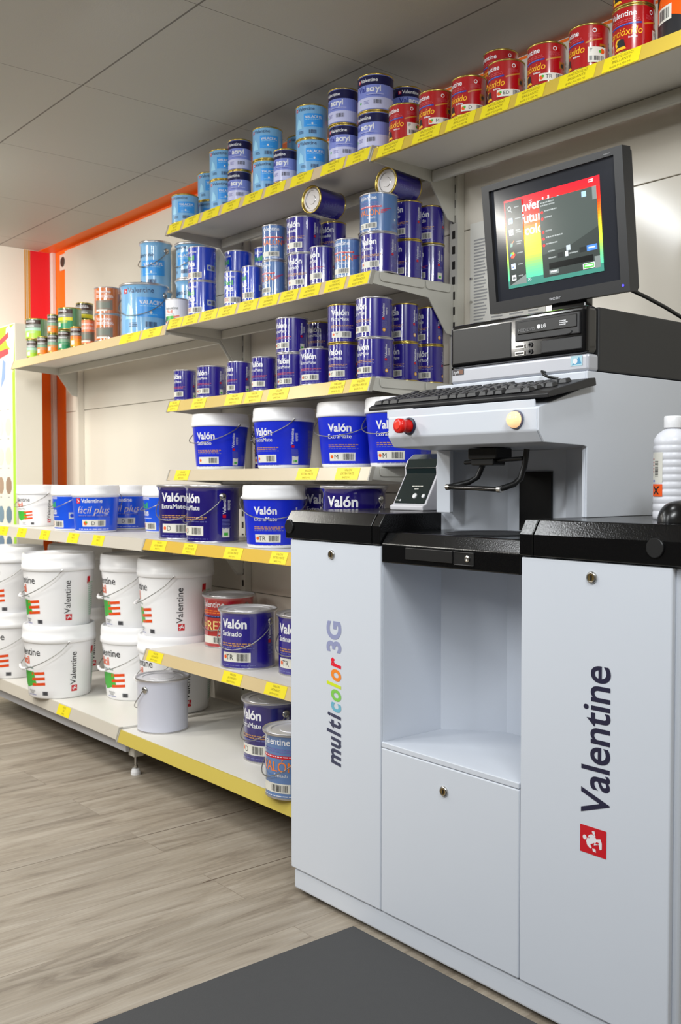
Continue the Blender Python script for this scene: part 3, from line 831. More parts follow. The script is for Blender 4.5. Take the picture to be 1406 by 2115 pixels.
def art_fp_bucket(h):
    a = Art(h); SC = mat('script_cream', (225, 205, 185), .35)
    a.logo(-.40, .62, .11); a.text('Valentine', -.26, .635, .085, WORD_W, bold=.012)
    a.text('fácil plus', -.36, .41, .15, SC, shear=.3, width=.72, bold=-.004)
    a.rect(-.36, .33, .34, .37, FPC); a.lines(-.34, .365, .32, .025, 1, PERI, .02, 2); a.text('Mate', .24, .385, .03, WORD_W, bold=.02)
    a.rect(-.24, .13, .26, .27, STICK); a.disc(-.17, .20, .045, ORANGE, 8); a.disc(-.15, .22, .025, GREEN, 8); a.text('D', .0, .16, .08, WORD_K, 'c'); a.bars(.10, .15, .22, .25)
    a.lines(-.34, .08, .34, .02, 1, WORD_W, .05, 4)
    return a

def place(kind, label, x, y, z, face=None, turn=0.0, group=None, lying=None):
    """put one more container of this kind at its spot, front turned to the aisle (or as told)"""
    if kind not in PROTO:
        PROTO[kind] = o = MAKE[kind](label)
    else:
        o = copy_tree(PROTO[kind])
    rz = turn
    if face is not None:
        rz = math.atan2(-x, y) + math.asin(face)
    o.location = (x, y, z); o.rotation_euler = (0, 0, rz)
    if lying: o.rotation_euler = lying
    o['label'] = label
    if group: o['group'] = group
    elif 'group' in o: del o['group']
    return o
def sticker(o, kind_d, h, letter, ang, v0=.10, vh=.17, wid=.55):
    """white base-paint sticker with letter and bar code, stuck on one can"""
    a = Art(h); u = ang
    a.rect(u - wid / 2, v0, u + wid / 2, v0 + vh, STICK)
    if vh > .3:
        a.text(letter, u - .14, v0 + vh * .68, .08, WORD_K, 'c', bold=.005); a.disc(u + .12, v0 + vh * .72, .06, ORANGE, 8); a.disc(u + .06, v0 + vh * .70, .035, GREEN, 8)
        a.bars(u - .18, v0 + .04, u + .16, v0 + vh * .42)
    else:
        a.text(letter, u - .06, v0 + vh * .28, .085, WORD_K, 'c', bold=.005); a.disc(u - wid * .40, v0 + vh * .45, .05, ORANGE, 8); a.disc(u - wid * .34, v0 + vh * .6, .03, GREEN, 8)
        a.bars(u + wid * .16, v0 + .02, u + wid * .46, v0 + vh - .02)
    mb = MB(); a.wrap(mb, lambda v: kind_d / 2 * .975, base=.0018)
    mb.build('barcode_sticker', o)

ZA, ZAR, ZBL, ZB, ZC, ZD, ZEL, ZE, ZF, ZGL, ZG = 2.025, 2.015, 1.662, 1.677, 1.375, 1.120, .866, .866, .461, .185, .178
G_A = 'light blue and violet cans on the top shelf'
h = .1052
V = 'valacryl'
place(V, 'light blue can standing alone at the left end of the top shelf', -3.223, 1.928, ZA, -.1, group=G_A)
place(V, 'light blue can low in the back row of the top shelf, behind the leftmost can', -3.235, 2.048, ZA, -.2, group=G_A)
place(V, 'upper light blue can in the back row near the left end of the top shelf', -3.235, 2.048, ZA + h, .0, group=G_A)
place(V, 'bottom light blue can of the leftmost front stack on the top shelf', -2.986, 1.943, ZA, .0, group=G_A)
place(V, 'upper light blue can of the leftmost front stack on the top shelf', -2.986, 1.943, ZA + h, -.05, group=G_A)
place('acryl_s', 'lower violet can with dark top band in the leftmost violet stack', -2.858, 1.924, ZA, -.45, group=G_A)
place('acryl_s', 'upper violet can with dark top band in the leftmost violet stack', -2.858, 1.926, ZA + h, -.35, group=G_A)
place(V, 'lower light blue can right of the leftmost violet stack on the top shelf', -2.712, 1.938, ZA, -.05, group=G_A)
place(V, 'upper light blue can right of the leftmost violet stack on the top shelf', -2.710, 1.936, ZA + h, -.1, group=G_A)
place(V, 'light blue can at the bottom of the back row, behind the single violet can', -2.70, 2.07, ZA, .1, group=G_A)
place(V, 'light blue can in shadow peeping out behind the single violet can', -2.70, 2.07, ZA + h, .1, group=G_A)
place('acryl_s', 'single unstacked violet can with dark band between two light blue stacks', -2.579, 1.915, ZA, -.5, group=G_A)
place(V, 'lower light blue can of the stack just left of the two violet stacks', -2.459, 1.928, ZA, .0, group=G_A)
place(V, 'upper light blue can of the stack just left of the two violet stacks', -2.463, 1.928, ZA + h, -.08, group=G_A)
place('acryl_m', 'lower violet can of the middle violet stack on the top shelf', -2.298, 1.923, ZA, -.25, group=G_A)
place('acryl_m', 'upper violet can of the middle violet stack on the top shelf', -2.300, 1.921, ZA + h, -.6, group=G_A)
place('acryl_l', 'lower violet can of the tallest stack, beside the first red can', -2.166, 1.930, ZA, -.6, group=G_A)
place('acryl_l', 'upper violet can of the tallest stack, next to the red cans', -2.166, 1.930, ZA + h, -.25, group=G_A)
place('acryl_m', 'dark violet can at the bottom of the back row behind the first red can', -2.172, 2.055, ZA, .5, group=G_A)
place('acryl_m', 'dark violet can showing above the leftmost red can', -2.172, 2.055, ZA + h, .5, group=G_A)
# red anti-rust cans
G_R = 'red cans on the top right shelf'
STICKERS = []
reds = [('P', -2.036, .62, True), ('M', -1.916, .46, False), ('D', -1.795, .46, False), ('ED', -1.669, .42, False), ('TR', -1.543, .46, False), ('Y', -1.421, .60, True), ('R', -1.302, .78, True)]
ordn = ('leftmost', 'second', 'third', 'fourth', 'fifth', 'sixth', 'seventh')
for i, (L_, x, an, big) in enumerate(reds):
    f = (-.72, -.72, -.74, -.72, -.70, -.80, -.28)[i]
    o = place('red', 'red can with white sticker %s, %s in the front row of red cans' % (L_, ordn[i] if i == 0 else ordn[i] + ' from left'), x, 1.9245, ZAR, f, group=G_R)
    STICKERS.append((o, L_, an, big))
place('red', 'red can at the bottom of the back row behind the can with sticker ED', -1.798, 2.049, ZAR, -.6, group=G_R)
place('red', 'red can on top of the back row, rising behind the can with sticker ED', -1.798, 2.049, ZAR + .1012, -.6, group=G_R)
place('red', 'red can stacked on the can with sticker R, cut by the top edge', -1.302, 1.9245, ZAR + .1012, -.5, group=G_R)
place('black_orange', 'big black and orange can at the far right end of the top shelf', -1.178, 1.962, ZAR, -.42)

for o, L_, an, big in STICKERS:
    sticker(o, .093, .101, L_, an, .12 if big else .09, .34 if big else .17, .42 if big else .58)
# second shelf, left bay: wood care cans and blue tins
G_E = 'small wood care cans on the left shelf'
zz = ZBL
place('lime_s', 'tiny lime green can at the left end of the shelf, under a wide green can', -4.582, 1.903, zz, -.1, group=G_E)
place('green_l', 'wide green can with lime base balanced on the leftmost lime can', -4.585, 1.925, zz + .0872, -.5, group=G_E)
place('orange_s', 'tiny single orange can with green top, second from the left end', -4.455, 1.900, zz, -.2, group=G_E)
place('orange_s', 'tiny orange can at the bottom of the narrow stack left of the wide green can', -4.341, 1.901, zz, -.1, group=G_E)
place('orange_s', 'tiny orange can on top of the narrow stack left of the wide green can', -4.341, 1.901, zz + .0872, -.1, group=G_E)
place('teal_s', 'small emerald can under the wide green can with yellow flower patch', -4.229, 1.905, zz, -.1, group=G_E)
place('green_l2', 'wide green can with emerald and yellow print, on the small emerald can', -4.222, 1.927, zz + .0902, -.6, group=G_E)
place('amber_s', 'small amber yellow can between the emerald can and the salmon can', -4.097, 1.901, zz, .0, group=G_E)
place('green_d', 'dark green can at the bottom of the back row behind the amber can', -4.31, 2.04, zz, -.1, group=G_E)
place('green_d', 'dark green can on top in the back row right of the wide green can', -4.31, 2.04, zz + .1182, -.1, group=G_E)
place('salmon', 'slim salmon pink can left of the rust brown stack', -3.988, 1.904, zz, -.1, group=G_E)
place('brown', 'lower rust brown can beside the big light blue tin', -3.858, 1.931, zz, -.25, group=G_E)
place('brown', 'upper rust brown can beside the big light blue tin', -3.858, 1.931, zz + .1122, -.25, group=G_E)
G_LB = 'light blue tins with wire handles'
place('tin_lb', 'big light blue tin with wire handle at the front of the left shelf', -3.630, 1.978, zz, .15, group=G_LB)
place('tin_lb_m', 'tall light blue tin hidden low behind the big light blue tin', -3.797, 2.125, zz, .2, group=G_LB)
place('tin_lb_t', 'light blue tin raised behind the big light blue tin, against the panel', -3.797, 2.125, zz + .2262, -.45, group=G_LB)
place('tin_lb_m', 'light blue tin low in the back row behind the white can with orange bars', -3.50, 2.125, zz, -.3, group=G_LB)
place('tin_lb_s', 'light blue tin raised in the back row left of the royal blue stack', -3.50, 2.125, zz + .2262, -.6, group=G_LB)
place('facil_c', 'small white can with green patch and orange bars, left of the royal blue stack', -3.318, 1.948, zz, -.2)
# second shelf, middle bay
G_FP = 'royal blue cans on the second shelf'
place('fp_l', 'lower royal blue can of the front stack at the left end of the shelf', -3.135, 1.945, ZB, -.62, group=G_FP)
place('fp_l', 'upper royal blue can of the front stack at the left end of the shelf', -3.135, 1.945, ZB + .1252, -.62, group=G_FP)
place('fp_l', 'lower royal blue can in the back row, half hidden by the slim blue can', -3.105, 2.085, ZB, -.75, group=G_FP)
place('fp_l', 'upper royal blue can in the back row beside the front blue stack', -3.105, 2.085, ZB + .1252, -.75, group=G_FP)
place('fp_l', 'dark royal blue can low in the back row behind the two slim blue cans', -2.985, 2.135, ZB, -.5, group=G_FP)
place('fp_l', 'dark royal blue can high in the back row, left of the steel blue stack', -2.985, 2.135, ZB + .1252, -.5, group=G_FP)
place('fp_s', 'slim royal blue can with green and white lettering, left of two', -2.876, 1.913, ZB, -.25, group=G_FP)
place('fp_s', 'slim royal blue can next to the steel blue stack, right of two', -2.766, 1.913, ZB, -.7, group=G_FP)
G_S = 'steel blue cans with orange lettering'
place('val_s', 'lower steel blue can with orange lettering, left end stack', -2.648, 1.918, ZB, -.75, group=G_S)
place('val_s', 'upper steel blue can with orange lettering, left end stack', -2.648, 1.918, ZB + .1152, -.1, group=G_S)
G_N = 'navy cans with white lettering on the second shelf'
place('sat_l', 'lower wide navy can right of the steel blue stack', -2.512, 1.938, ZB, -.55, group=G_N)
place('sat_l', 'upper wide navy can right of the steel blue stack, below a lying can', -2.516, 1.937, ZB + .1152, -.60, group=G_N)
place('sat_s', 'slim navy can with red line standing alone left of the single steel blue can', -2.391, 1.913, ZB, -.75, group=G_N)
place('sat_m', 'navy can low in the back row behind the slim navy can', -2.500, 2.046, ZB, -.6, group=G_N)
place('sat_m', 'navy can high in the back row, under the end of the lying can', -2.500, 2.046, ZB + .1152, -.5, group=G_N)
place('sat_m', 'navy can low at the very back behind the single steel blue can', -2.527, 2.155, ZB, -.4, group=G_N)
place('sat_m', 'small dark navy can at the very back, seen above the single steel blue can', -2.44, 2.155, ZB + .09, -.4, group=G_N)
place('val_s', 'single steel blue can at the shelf front beside the large navy can', -2.271, 1.914, ZB, -.4, group=G_S)
place('sat_l', 'large navy can at the right end front, under a steel blue can', -2.168, 1.948, ZB, -.55, group=G_N)
place('val_l', 'large steel blue can on top of the navy can at the right end', -2.172, 1.948, ZB + .1152, -.45, group=G_S)
place('sat_m', 'lower navy can of the middle stack at the right end of the second shelf', -2.172, 2.066, ZB, -.85, group=G_N)
place('sat_m', 'upper navy can of the middle stack at the right end of the second shelf', -2.172, 2.066, ZB + .1152, -.80, group=G_N)
place('sat_s', 'lower navy can of the rear stack at the right end, nearest the upright', -2.166, 2.160, ZB, -.97, group=G_N)
place('sat_m', 'upper navy can of the rear stack at the right end, nearest the upright', -2.168, 2.157, ZB + .1152, -.62, group=G_N)
place('sat_m', 'navy can lying on its side with lid to the aisle, mid shelf', -2.455, 2.022, ZB + .2305 + .0425, group=G_N, lying=(PI / 2, 2.6, .12))
place('sat_m', 'navy can lying on its side above the right end stacks', -2.172, 2.078, ZB + .2305 + .0425, group=G_N, lying=(PI / 2, 2.6, .10))
# third shelf: small navy cans
G_C = 'small navy cans on the third shelf'
zc = ZC
place('exr_s', 'leftmost small navy can on the third shelf', -3.216, 1.920, zc, -.78, group=G_C)
place('exr_l', 'wide single navy can, second from the left on the third shelf', -3.050, 1.931, zc, -.68, group=G_C)
place('exr_s', 'dark navy can in the back row behind the second can from left, third shelf', -3.10, 2.09, zc, -.6, group=G_C)
place('exr_s', 'small navy can, third from left, right of the gap on the third shelf', -2.872, 1.930, zc, -.88, group=G_C)
place('exr_s', 'small navy can, fourth from left in the front row of the third shelf', -2.709, 1.920, zc, -.62, group=G_C)
place('exr_l', 'lower wide navy can of the first stack on the third shelf', -2.585, 1.946, zc, -.6, group=G_C)
place('exr_l', 'upper wide navy can of the first stack on the third shelf', -2.587, 1.944, zc + .1142, -.70, group=G_C)
place('ext_s', 'dark navy can low in the back row right of the first stack', -2.603, 2.073, zc, -.5, group=G_C)
place('ext_s', 'dark navy can high in the back row between two stacks, third shelf', -2.603, 2.073, zc + .1152, -.5, group=G_C)
place('exr_l', 'single unstacked navy can with letters TR between two stacks, third shelf', -2.446, 1.932, zc, -.42, group=G_C)
place('ext_m', 'lower navy can of the second stack from left on the third shelf', -2.307, 1.928, zc, -.55, group=G_C)
place('ext_m', 'upper navy can with sticker Y, second stack on the third shelf', -2.307, 1.926, zc + .1152, -.12, group=G_C)
place('ext_l', 'lower large navy can at the right end front of the third shelf', -2.174, 1.938, zc, -.72, group=G_C)
place('ext_l', 'upper large navy can at the right end front of the third shelf', -2.180, 1.937, zc + .1172, -.76, group=G_C)
place('ext_s', 'lower navy can of the middle stack at the right end of the third shelf', -2.172, 2.057, zc, -.88, group=G_C)
place('ext_s', 'upper navy can of the middle stack at the right end of the third shelf', -2.174, 2.055, zc + .1152, -.88, group=G_C)
place('ext_s', 'lower navy can of the rear stack beside the computer, third shelf', -2.168, 2.158, zc, -.70, group=G_C)
place('ext_s', 'upper navy can of the rear stack beside the computer, third shelf', -2.168, 2.157, zc + .1152, -.92, group=G_C)
# fourth shelf: blue buckets with white lids
G_D = 'blue buckets with white lids'
place('bk_sat', 'leftmost blue bucket with white lid on the eye level shelf', -3.075, 1.983, ZD, -.50, group=G_D)
place('bk_ext', 'second blue bucket from left with white lid on the eye level shelf', -2.685, 1.983, ZD, -.67, group=G_D)
place('bk_ext2', 'third blue bucket from left with white lid and slack wire handle', -2.360, 1.998, ZD, -.27, group=G_D)
place('bk_ext2', 'fourth blue bucket with white lid, partly behind the keyboard', -2.133, 1.998, ZD, -.3, group=G_D)
place('tin_navy_s', 'dark navy tin in shadow between the first two blue buckets', -3.00, 2.145, ZD, -.3)
# fifth shelf
G_W = 'fresh blue buckets with white lids'
place('bk_white_s', 'small white bucket with orange bars at the left end of the shelf', -4.539, 1.905, ZEL, -.60)
place('bk_fps', 'blue bucket with white lid partly covered by the large lettered one', -4.085, 1.880, ZEL, -.88, group=G_W)
place('bk_fp', 'blue bucket with white lid and cream script lettering facing the aisle', -3.868, 1.874, ZEL, -.12, group=G_W)
place('bk_fp', 'blue bucket with cream script, set back right of the front one', -4.000, 2.090, ZEL, -.2, group=G_W)
place('bk_fps', 'blue bucket with green and white lettering beside the first navy tin', -3.647, 2.085, ZEL, -.85, group=G_W)
G_T = 'navy tins on the yellow railed shelf'
place('tin_ext', 'leftmost large navy tin with white lettering on the yellow railed shelf', -3.205, 1.905, ZE, -.35, group=G_T)
place('tin_ext', 'large navy tin with round handle ear facing out, second from left', -2.964, 1.878, ZE, -.80, group=G_T)
place('bk_ext3', 'blue bucket with white lid between the navy tins, yellow railed shelf', -2.601, 1.880, ZE, -.22)
place('tin_ext', 'large navy tin right of the white lidded bucket, set back', -2.588, 2.095, ZE, -.2, group=G_T)
place('tin_ext', 'large navy tin standing just behind the black rim of the machine', -2.214, 1.890, ZE, -.3, group=G_T)
# sixth shelf
G_F = 'tins on the second lowest shelf'
place('tin_red', 'red tin with cream lettering behind the navy tin, second lowest shelf', -3.140, 2.060, ZF, -.55, group=G_F)
place('tin_sat', 'navy tin with white lettering in front of the red tin', -2.751, 1.880, ZF, -.44, group=G_F)
place('tin_sat', 'navy tin cut off by the left edge of the white machine', -2.524, 1.955, ZF, -.55, group=G_F)
# base shelf
G_B = 'big white buckets'
bw = [(-4.498, 1.754, 'in the stack at the left edge of the picture', -.55), (-3.963, 1.750, 'in the front stack with the vertical lettering', -.83), (-4.431, 2.064, 'in the back stack in the shade behind the front stacks', -.83), (-3.720, 1.985, 'in the third stack, left of the plain grey tin', -.78), (-3.412, 1.990, 'in the stack touching the tan railed shelf', -.90)]
for x, y, lb, f in bw:
    place('bk_white', 'lower big white bucket ' + lb, x, y, ZGL, f + .1, group=G_B)
    place('bk_white', 'upper big white bucket ' + lb, x, y, ZGL + .2945, f, group=G_B)
place('tin_grey', 'plain grey unlabelled tin with closed lid on the base shelf', -3.179, 1.797, ZG, -.6)
place('tin_ext', 'navy tin with wire handle on the base shelf next to the machine', -2.619, 1.883, ZG, -.72)
place('tin_val', 'steel blue tin with orange lettering at the front of the base shelf', -2.282, 1.718, ZG, -.5)

# ------------------------------------------------------------------ the tinting machine
F = 1.548
MX0, MX1 = -2.085, -0.945
OX, OY = -1.5, 1.85
mach = thing('tinting_machine', 'tall white paint tinting machine with black counter rims and coloured lettering', 'tinting machine', (OX, OY, 0))
def ML(mb, name, parent=None, bevel=0.0, seg=2):
    if parent is None or parent is mach:
        return mb.build(name, mach, bevel, seg, loc=(-OX, -OY, 0))
    return mb.build(name, parent, bevel, seg)
GAPM = mat('panel_gap', (96, 98, 104), .6)
ML(MB().box(MX0 + .025, F + .004, .012, MX1 - .02, 2.14, .064, WHITE_PAINT), 'plinth', bevel=.006, seg=3)
lx, rx = -1.7145, -1.2965        # inner faces of the two side cabinets
ML(MB().box(MX0, F + .010, .066, lx, 2.16, .93, WHITE_PAINT), 'cabinet', bevel=.008, seg=3)
ML(MB().box(rx, F + .010, .066, MX1, 2.16, .93, WHITE_PAINT), 'cabinet', bevel=.008, seg=3)
ML(MB().box(lx + .0005, F + .010, .066, rx - .0005, 2.16, .464, WHITE_PAINT), 'cabinet', bevel=.003)
# recess lining: splayed corners, one folded sheet up to the keyboard console
plan = [(lx, F + .004), (lx, 1.745), (-1.588, 1.844), (-1.415, 1.844), (-1.285, 1.745)]
mb = MB()
TOPZ = 1.152
for k, ((xa, ya), (xb, yb)) in enumerate(zip(plan, plan[1:])):
    tz = .93 if k == 0 else TOPZ
    mb.add([(xa, ya, .465), (xb, yb, .465), (xb, yb, tz), (xa, ya, tz)], [(0, 1, 2, 3)], WHITE_PAINT)
lining = ML(mb, 'recess_lining')
sd = lining.modifiers.new('sheet', 'SOLIDIFY'); sd.thickness = .0015; sd.offset = 0
ML(MB().prism([(lx + .001, F + .001), (rx - .001, F + .001), (rx - .001, 1.75), (-1.415, 1.845), (-1.588, 1.845), (lx + .001, 1.746)], 'z', .4645, .468, WHITE_PAINT).box(lx + .002, F - .002, .457, rx - .002, F + .006, .4695, WHITE_PAINT), 'recess_floor', bevel=.0015)
ML(MB().box(-1.546, 1.8365, .962, -1.452, 1.8435, 1.102, mat('dark_window', (8, 8, 10), .25)), 'dark_window')
def door(x0, x1, z0, z1, lock, art=None):
    mb = MB().box(x0, F - .002, z0, x1, F + .010, z1, WHITE_PAINT)
    o = ML(mb, 'door', bevel=.003)
    if art:
        m2 = MB(); art.lay(m2, (0, F - .002, 0), (1, 0, 0), (0, 0, 1))
        ML(m2, 'lettering', o)
    M = Matrix.Translation((lock[0], F - .002, lock[1])) @ Matrix.Rotation(PI / 2, 4, 'X')
    lk = MB().lathe([(.0115, 0), (.0115, .003), (.009, .005), (.0075, .0045)], STEEL, 24, M=M, smooth=True)
    lk.lathe([(.0075, .004), (.0003, .0035)], mat('brass_core', (150, 128, 84), .35, .9), 24, M=M)
    lk.box(lock[0] - .0012, F - .0068, lock[1] - .005, lock[0] + .0012, F - .0055, lock[1] + .005, BLACK)
    ML(lk, 'lock', o)
    return o
SLATE = mat('slate_letter', (62, 66, 92), .4)
RAINBOW = [('m', SLATE), ('u', SLATE), ('l', SLATE), ('t', SLATE), ('i', SLATE), ('c', mat('letter_aqua', (112, 182, 205), .4)), ('o', mat('letter_green', (132, 205, 84), .4)), ('l', mat('letter_yellow', (214, 232, 40), .4)), ('o', mat('letter_orange', (250, 140, 40), .4)), ('r', mat('letter_red', (235, 20, 50), .4))]
art = Art(); zz = .376
cap = .052; adv = {'m': .044, 'u': .032, 'l': .0168, 't': .0225, 'i': .0168, 'c': .0285, 'o': .0325, 'r': .024}
for ch, m_ in RAINBOW:
    gw = text2d(ch, .03, .18, 1.0, 10)[2] * cap * .72
    art.text(ch, -1.862, zz, cap, m_, up=True, bold=.03, shear=.18, res=10, width=gw)
    zz += gw + .0028
art.text('3G', -1.862, zz + .010, cap, mat('letter_lavender', (150, 155, 192), .4), up=True, bold=.035, res=10, width=.734 - zz - .010)
door(MX0 + .020, lx - .0012, .068, .928, (-1.896, .898), art)
DOWN = mat('letter_ink', (34, 32, 60), .4)
art = Art()
vs, fs, wv_ = text2d('Valentine', .012, 0.0, 1.0, 10)
art.text('Valentine', -1.0835, .452, .063, DOWN, up=True, bold=.012, width=None)
art.p.pop(); art.p.append(([(-1.0835 - y * .063, .452 + x * (.283 / wv_)) for x, y in vs], fs, DOWN))
art.logo(-1.1475, .377, .0585, up=False)
art.p = art.p[:1]
# figure emblem, lying on its side like the lettering
S = .059
T = lambda a, b: (-1.1475 + S * (1 - b), .376 + .052 * a)
for pts, m_ in (([(0, 0), (1, 0), (1, 1), (0, 1)], RED_L),
                ([(.56 + .085 * math.cos(t * PI / 7), .82 + .075 * math.sin(t * PI / 7)) for t in range(14)], WORD_W),
                ([(.20, .60), (.30, .72), (.44, .76), (.56, .72), (.58, .62), (.70, .58), (.66, .40), (.55, .34), (.46, .44), (.36, .60), (.26, .54)], WORD_W),
                ([(.58, .70), (.68, .66), (.74, .56), (.72, .46), (.80, .44), (.70, .40), (.64, .52)], WORD_W),
                ([(.74, .50), (.86, .54), (.88, .44), (.78, .42)], WORD_W),
                ([(.36, .46), (.60, .40), (.66, .22), (.52, .16), (.30, .16), (.26, .24), (.44, .28)], WORD_W),
                ([(.14, .50), (.24, .52), (.24, .40), (.12, .38)], WORD_W),
                ([(.42, .42), (.52, .36), (.50, .26), (.44, .30)], RED_L)):
    art.poly([T(a, b) for a, b in pts], m_)
door(rx + .0012, MX1 - .012, .068, .928, (-1.125, .899), art)
door(lx + .001, rx - .001, .068, .456, (-1.508, .402))
# counters with bevelled black rims
def counter(x0, x1, y0, z0, zb, z1, name, split=None):
    prof = [(y0, z0), (y0, zb), (y0 + .019, z1), (2.165, z1), (2.165, z0)]
    xs = [x0] + ([split - .0015, split + .0015] if split else []) + [x1]
    mb = MB()
    for k in range(0, len(xs), 2):
        mb.prism(prof, 'x', xs[k], xs[k + 1], BLACK_RIM)
    if split: mb.prism([(y0 + .004, z0 + .001), (y0 + .004, zb - .001), (y0 + .024, z1 - .004), (2.16, z1 - .004), (2.16, z0 + .001)], 'x', split - .002, split + .002, BLACK)
    return ML(mb, name, bevel=.003, seg=3)
cl = counter(-2.080, lx, F - .007, .931, .974, 1.003, 'counter', -1.742)
cr = counter(rx, -.925, F - .007, .931, .974, 1.003, 'counter', -1.262)
for x in (-2.062, -.988):
    M = Matrix.Translation((x, F - .007, .962)) @ Matrix.Rotation(PI / 2, 4, 'X')
    ML(MB().lathe([(.0175, -.004), (.0175, .003)], BLACK, 32, M=M).lathe([(.0175, .003), (.0165, .004), (.0003, .004)], BLACK, 32, M=M), 'bumper')
prof = [(F - .002, .890), (F - .002, .934), (F + .018, .961), (1.842, .961), (1.842, .890)]
tray = ML(MB().prism(prof, 'x', lx + .002, rx - .002, BLACK_RIM), 'can_tray', bevel=.003, seg=3)
hd = MB().box(-1.628, F - .007, .903, -1.482, F, .929, BLACK).box(-1.482, F - .004, .901, -1.422, F, .9285, BLACK).box(-1.478, F - .0055, .9265, -1.422, F, .9285, DARK).box(-1.478, F - .0055, .900, -1.422, F, .902, DARK)
ML(hd, 'drawer_handle', tray, .002)
M = Matrix.Translation((-1.440, F - .004, .915)) @ Matrix.Rotation(PI / 2, 4, 'X')
ML(MB().lathe([(.007, 0), (.007, .002), (.004, .003), (.0003, .002)], STEEL, 16, M=M), 'screw', tray)
ML(MB().lathe([(.0003, .9617), (.098, .9617)], mat('turntable', (30, 30, 32), .5), 48, M=Matrix.Translation((-1.50, 1.685, 0))).lathe([(.098, .9617), (.101, .963), (.104, .9615)], BLACK, 48, M=Matrix.Translation((-1.50, 1.685, 0)), smooth=True), 'turntable', tray)
# console column
XL, XR, YR, YB = -1.697, -1.26, 1.71, 2.165
for a_, b_ in (((XL, YR, 1.0035, XL + .045, YR + .012, 1.1525), (XL, YR + .0121, 1.0035, XL + .004, YB, 1.1525)), ((XR - .013, YR, 1.0035, XR - .0046, YR + .03, 1.1525), (XR - .013, YR + .0301, 1.0035, XR - .0046, YR + .045, 1.1525))):
    ML(MB().box(*a_, WHITE_PAINT).box(*b_, WHITE_PAINT), 'console_post', bevel=.002)
prof = [(1.554, 1.226), (1.554, 1.180), (1.572, 1.157), (1.70, 1.153), (YB, 1.153), (YB, 1.308), (YR, 1.308), (YR, 1.276)]
ML(MB().prism(prof, 'x', XL - .003, XR - .0046, WHITE_PAINT), 'console', bevel=.003, seg=3)
side_prof = [(1.554, 1.226), (1.554, 1.180), (1.572, 1.157), (1.700, 1.153), (YR, 1.150), (YR, 1.0035), (YB, 1.0035), (YB, 1.308), (YR, 1.308), (YR, 1.276)]
ML(MB().prism(side_prof, 'x', XR - .0044, XR, WHITE_PAINT), 'side_panel', bevel=.0012)
ML(MB().prism([(1.5555, 1.224), (1.5555, 1.242), (1.5585, 1.242), (1.561, 1.226)], 'x', XL - .008, XR - .012, WHITE_PAINT), 'keyboard_ledge', bevel=.001)
# emergency button and lamp on the console front
def knob(x, z, prof, m, collar, name):
    M = Matrix.Translation((x, 1.554, z)) @ Matrix.Rotation(PI / 2, 4, 'X')
    o = ML(MB().lathe(prof, m, 24, M=M, smooth=True), name)
    ML(MB().lathe([(.0195, -.001), (.0195, .004), (.016, .005)], collar, 24, M=M), 'collar', o)
    return o
RB = mat('red_button', (226, 24, 16), .3)
o = knob(-1.627, 1.203, [(.0145, .002), (.0145, .024), (.0165, .026), (.0165, .036), (.012, .039), (.0003, .039)], RB, mat('collar_navy', (30, 34, 60), .4), 'emergency_button')
M = Matrix.Translation((-1.627, 1.554, 1.203)) @ Matrix.Rotation(PI / 2, 4, 'X')
ML(MB().lathe([(.009, .039), (.008, .0405), (.0003, .0405)], mat('red_button_face', (240, 50, 26), .35), 20, M=M), 'button_face', o)
knob(-1.317, 1.203, [(.017, .003), (.0165, .010), (.0135, .016), (.008, .0195), (.0003, .021)], mat('lit_amber_lens', (255, 205, 150), .3, emit=.75), mat('collar_grey', (90, 90, 110), .4), 'indicator_lamp')
# can gripper hanging under the console
grip = ML(MB().box(-1.535, 1.645, 1.128, -1.452, 1.70, 1.1525, BLACK).box(-1.528, 1.648, 1.114, -1.462, 1.69, 1.129, BLACK), 'gripper_mount', bevel=.003)
for pts in ([(-1.498, 1.668, 1.146), (-1.508, 1.668, 1.118), (-1.522, 1.664, 1.088), (-1.538, 1.654, 1.077), (-1.567, 1.620, 1.066)], [(-1.384, 1.668, 1.148), (-1.390, 1.668, 1.112), (-1.398, 1.664, 1.085), (-1.405, 1.652, 1.073), (-1.418, 1.620, 1.062)]):
    ML(MB().tube(pts, .0064, BLACK, 10), 'arm', grip)
ML(MB().tube([(-1.574, 1.620, 1.066), (-1.414, 1.620, 1.0615)], .0054, GLOSS_BLACK, 12), 'cross_bar', grip)
for x, z in ((-1.570, 1.066), (-1.418, 1.0615)):
    ML(MB().tube([(x - .005, 1.620, z), (x + .005, 1.620, z)], .0070, STEEL, 12), 'clip', grip)
ML(MB().tube([(-1.552, 1.655, 1.121), (-1.395, 1.668, 1.128)], .0048, BLACK, 8), 'rod', grip)

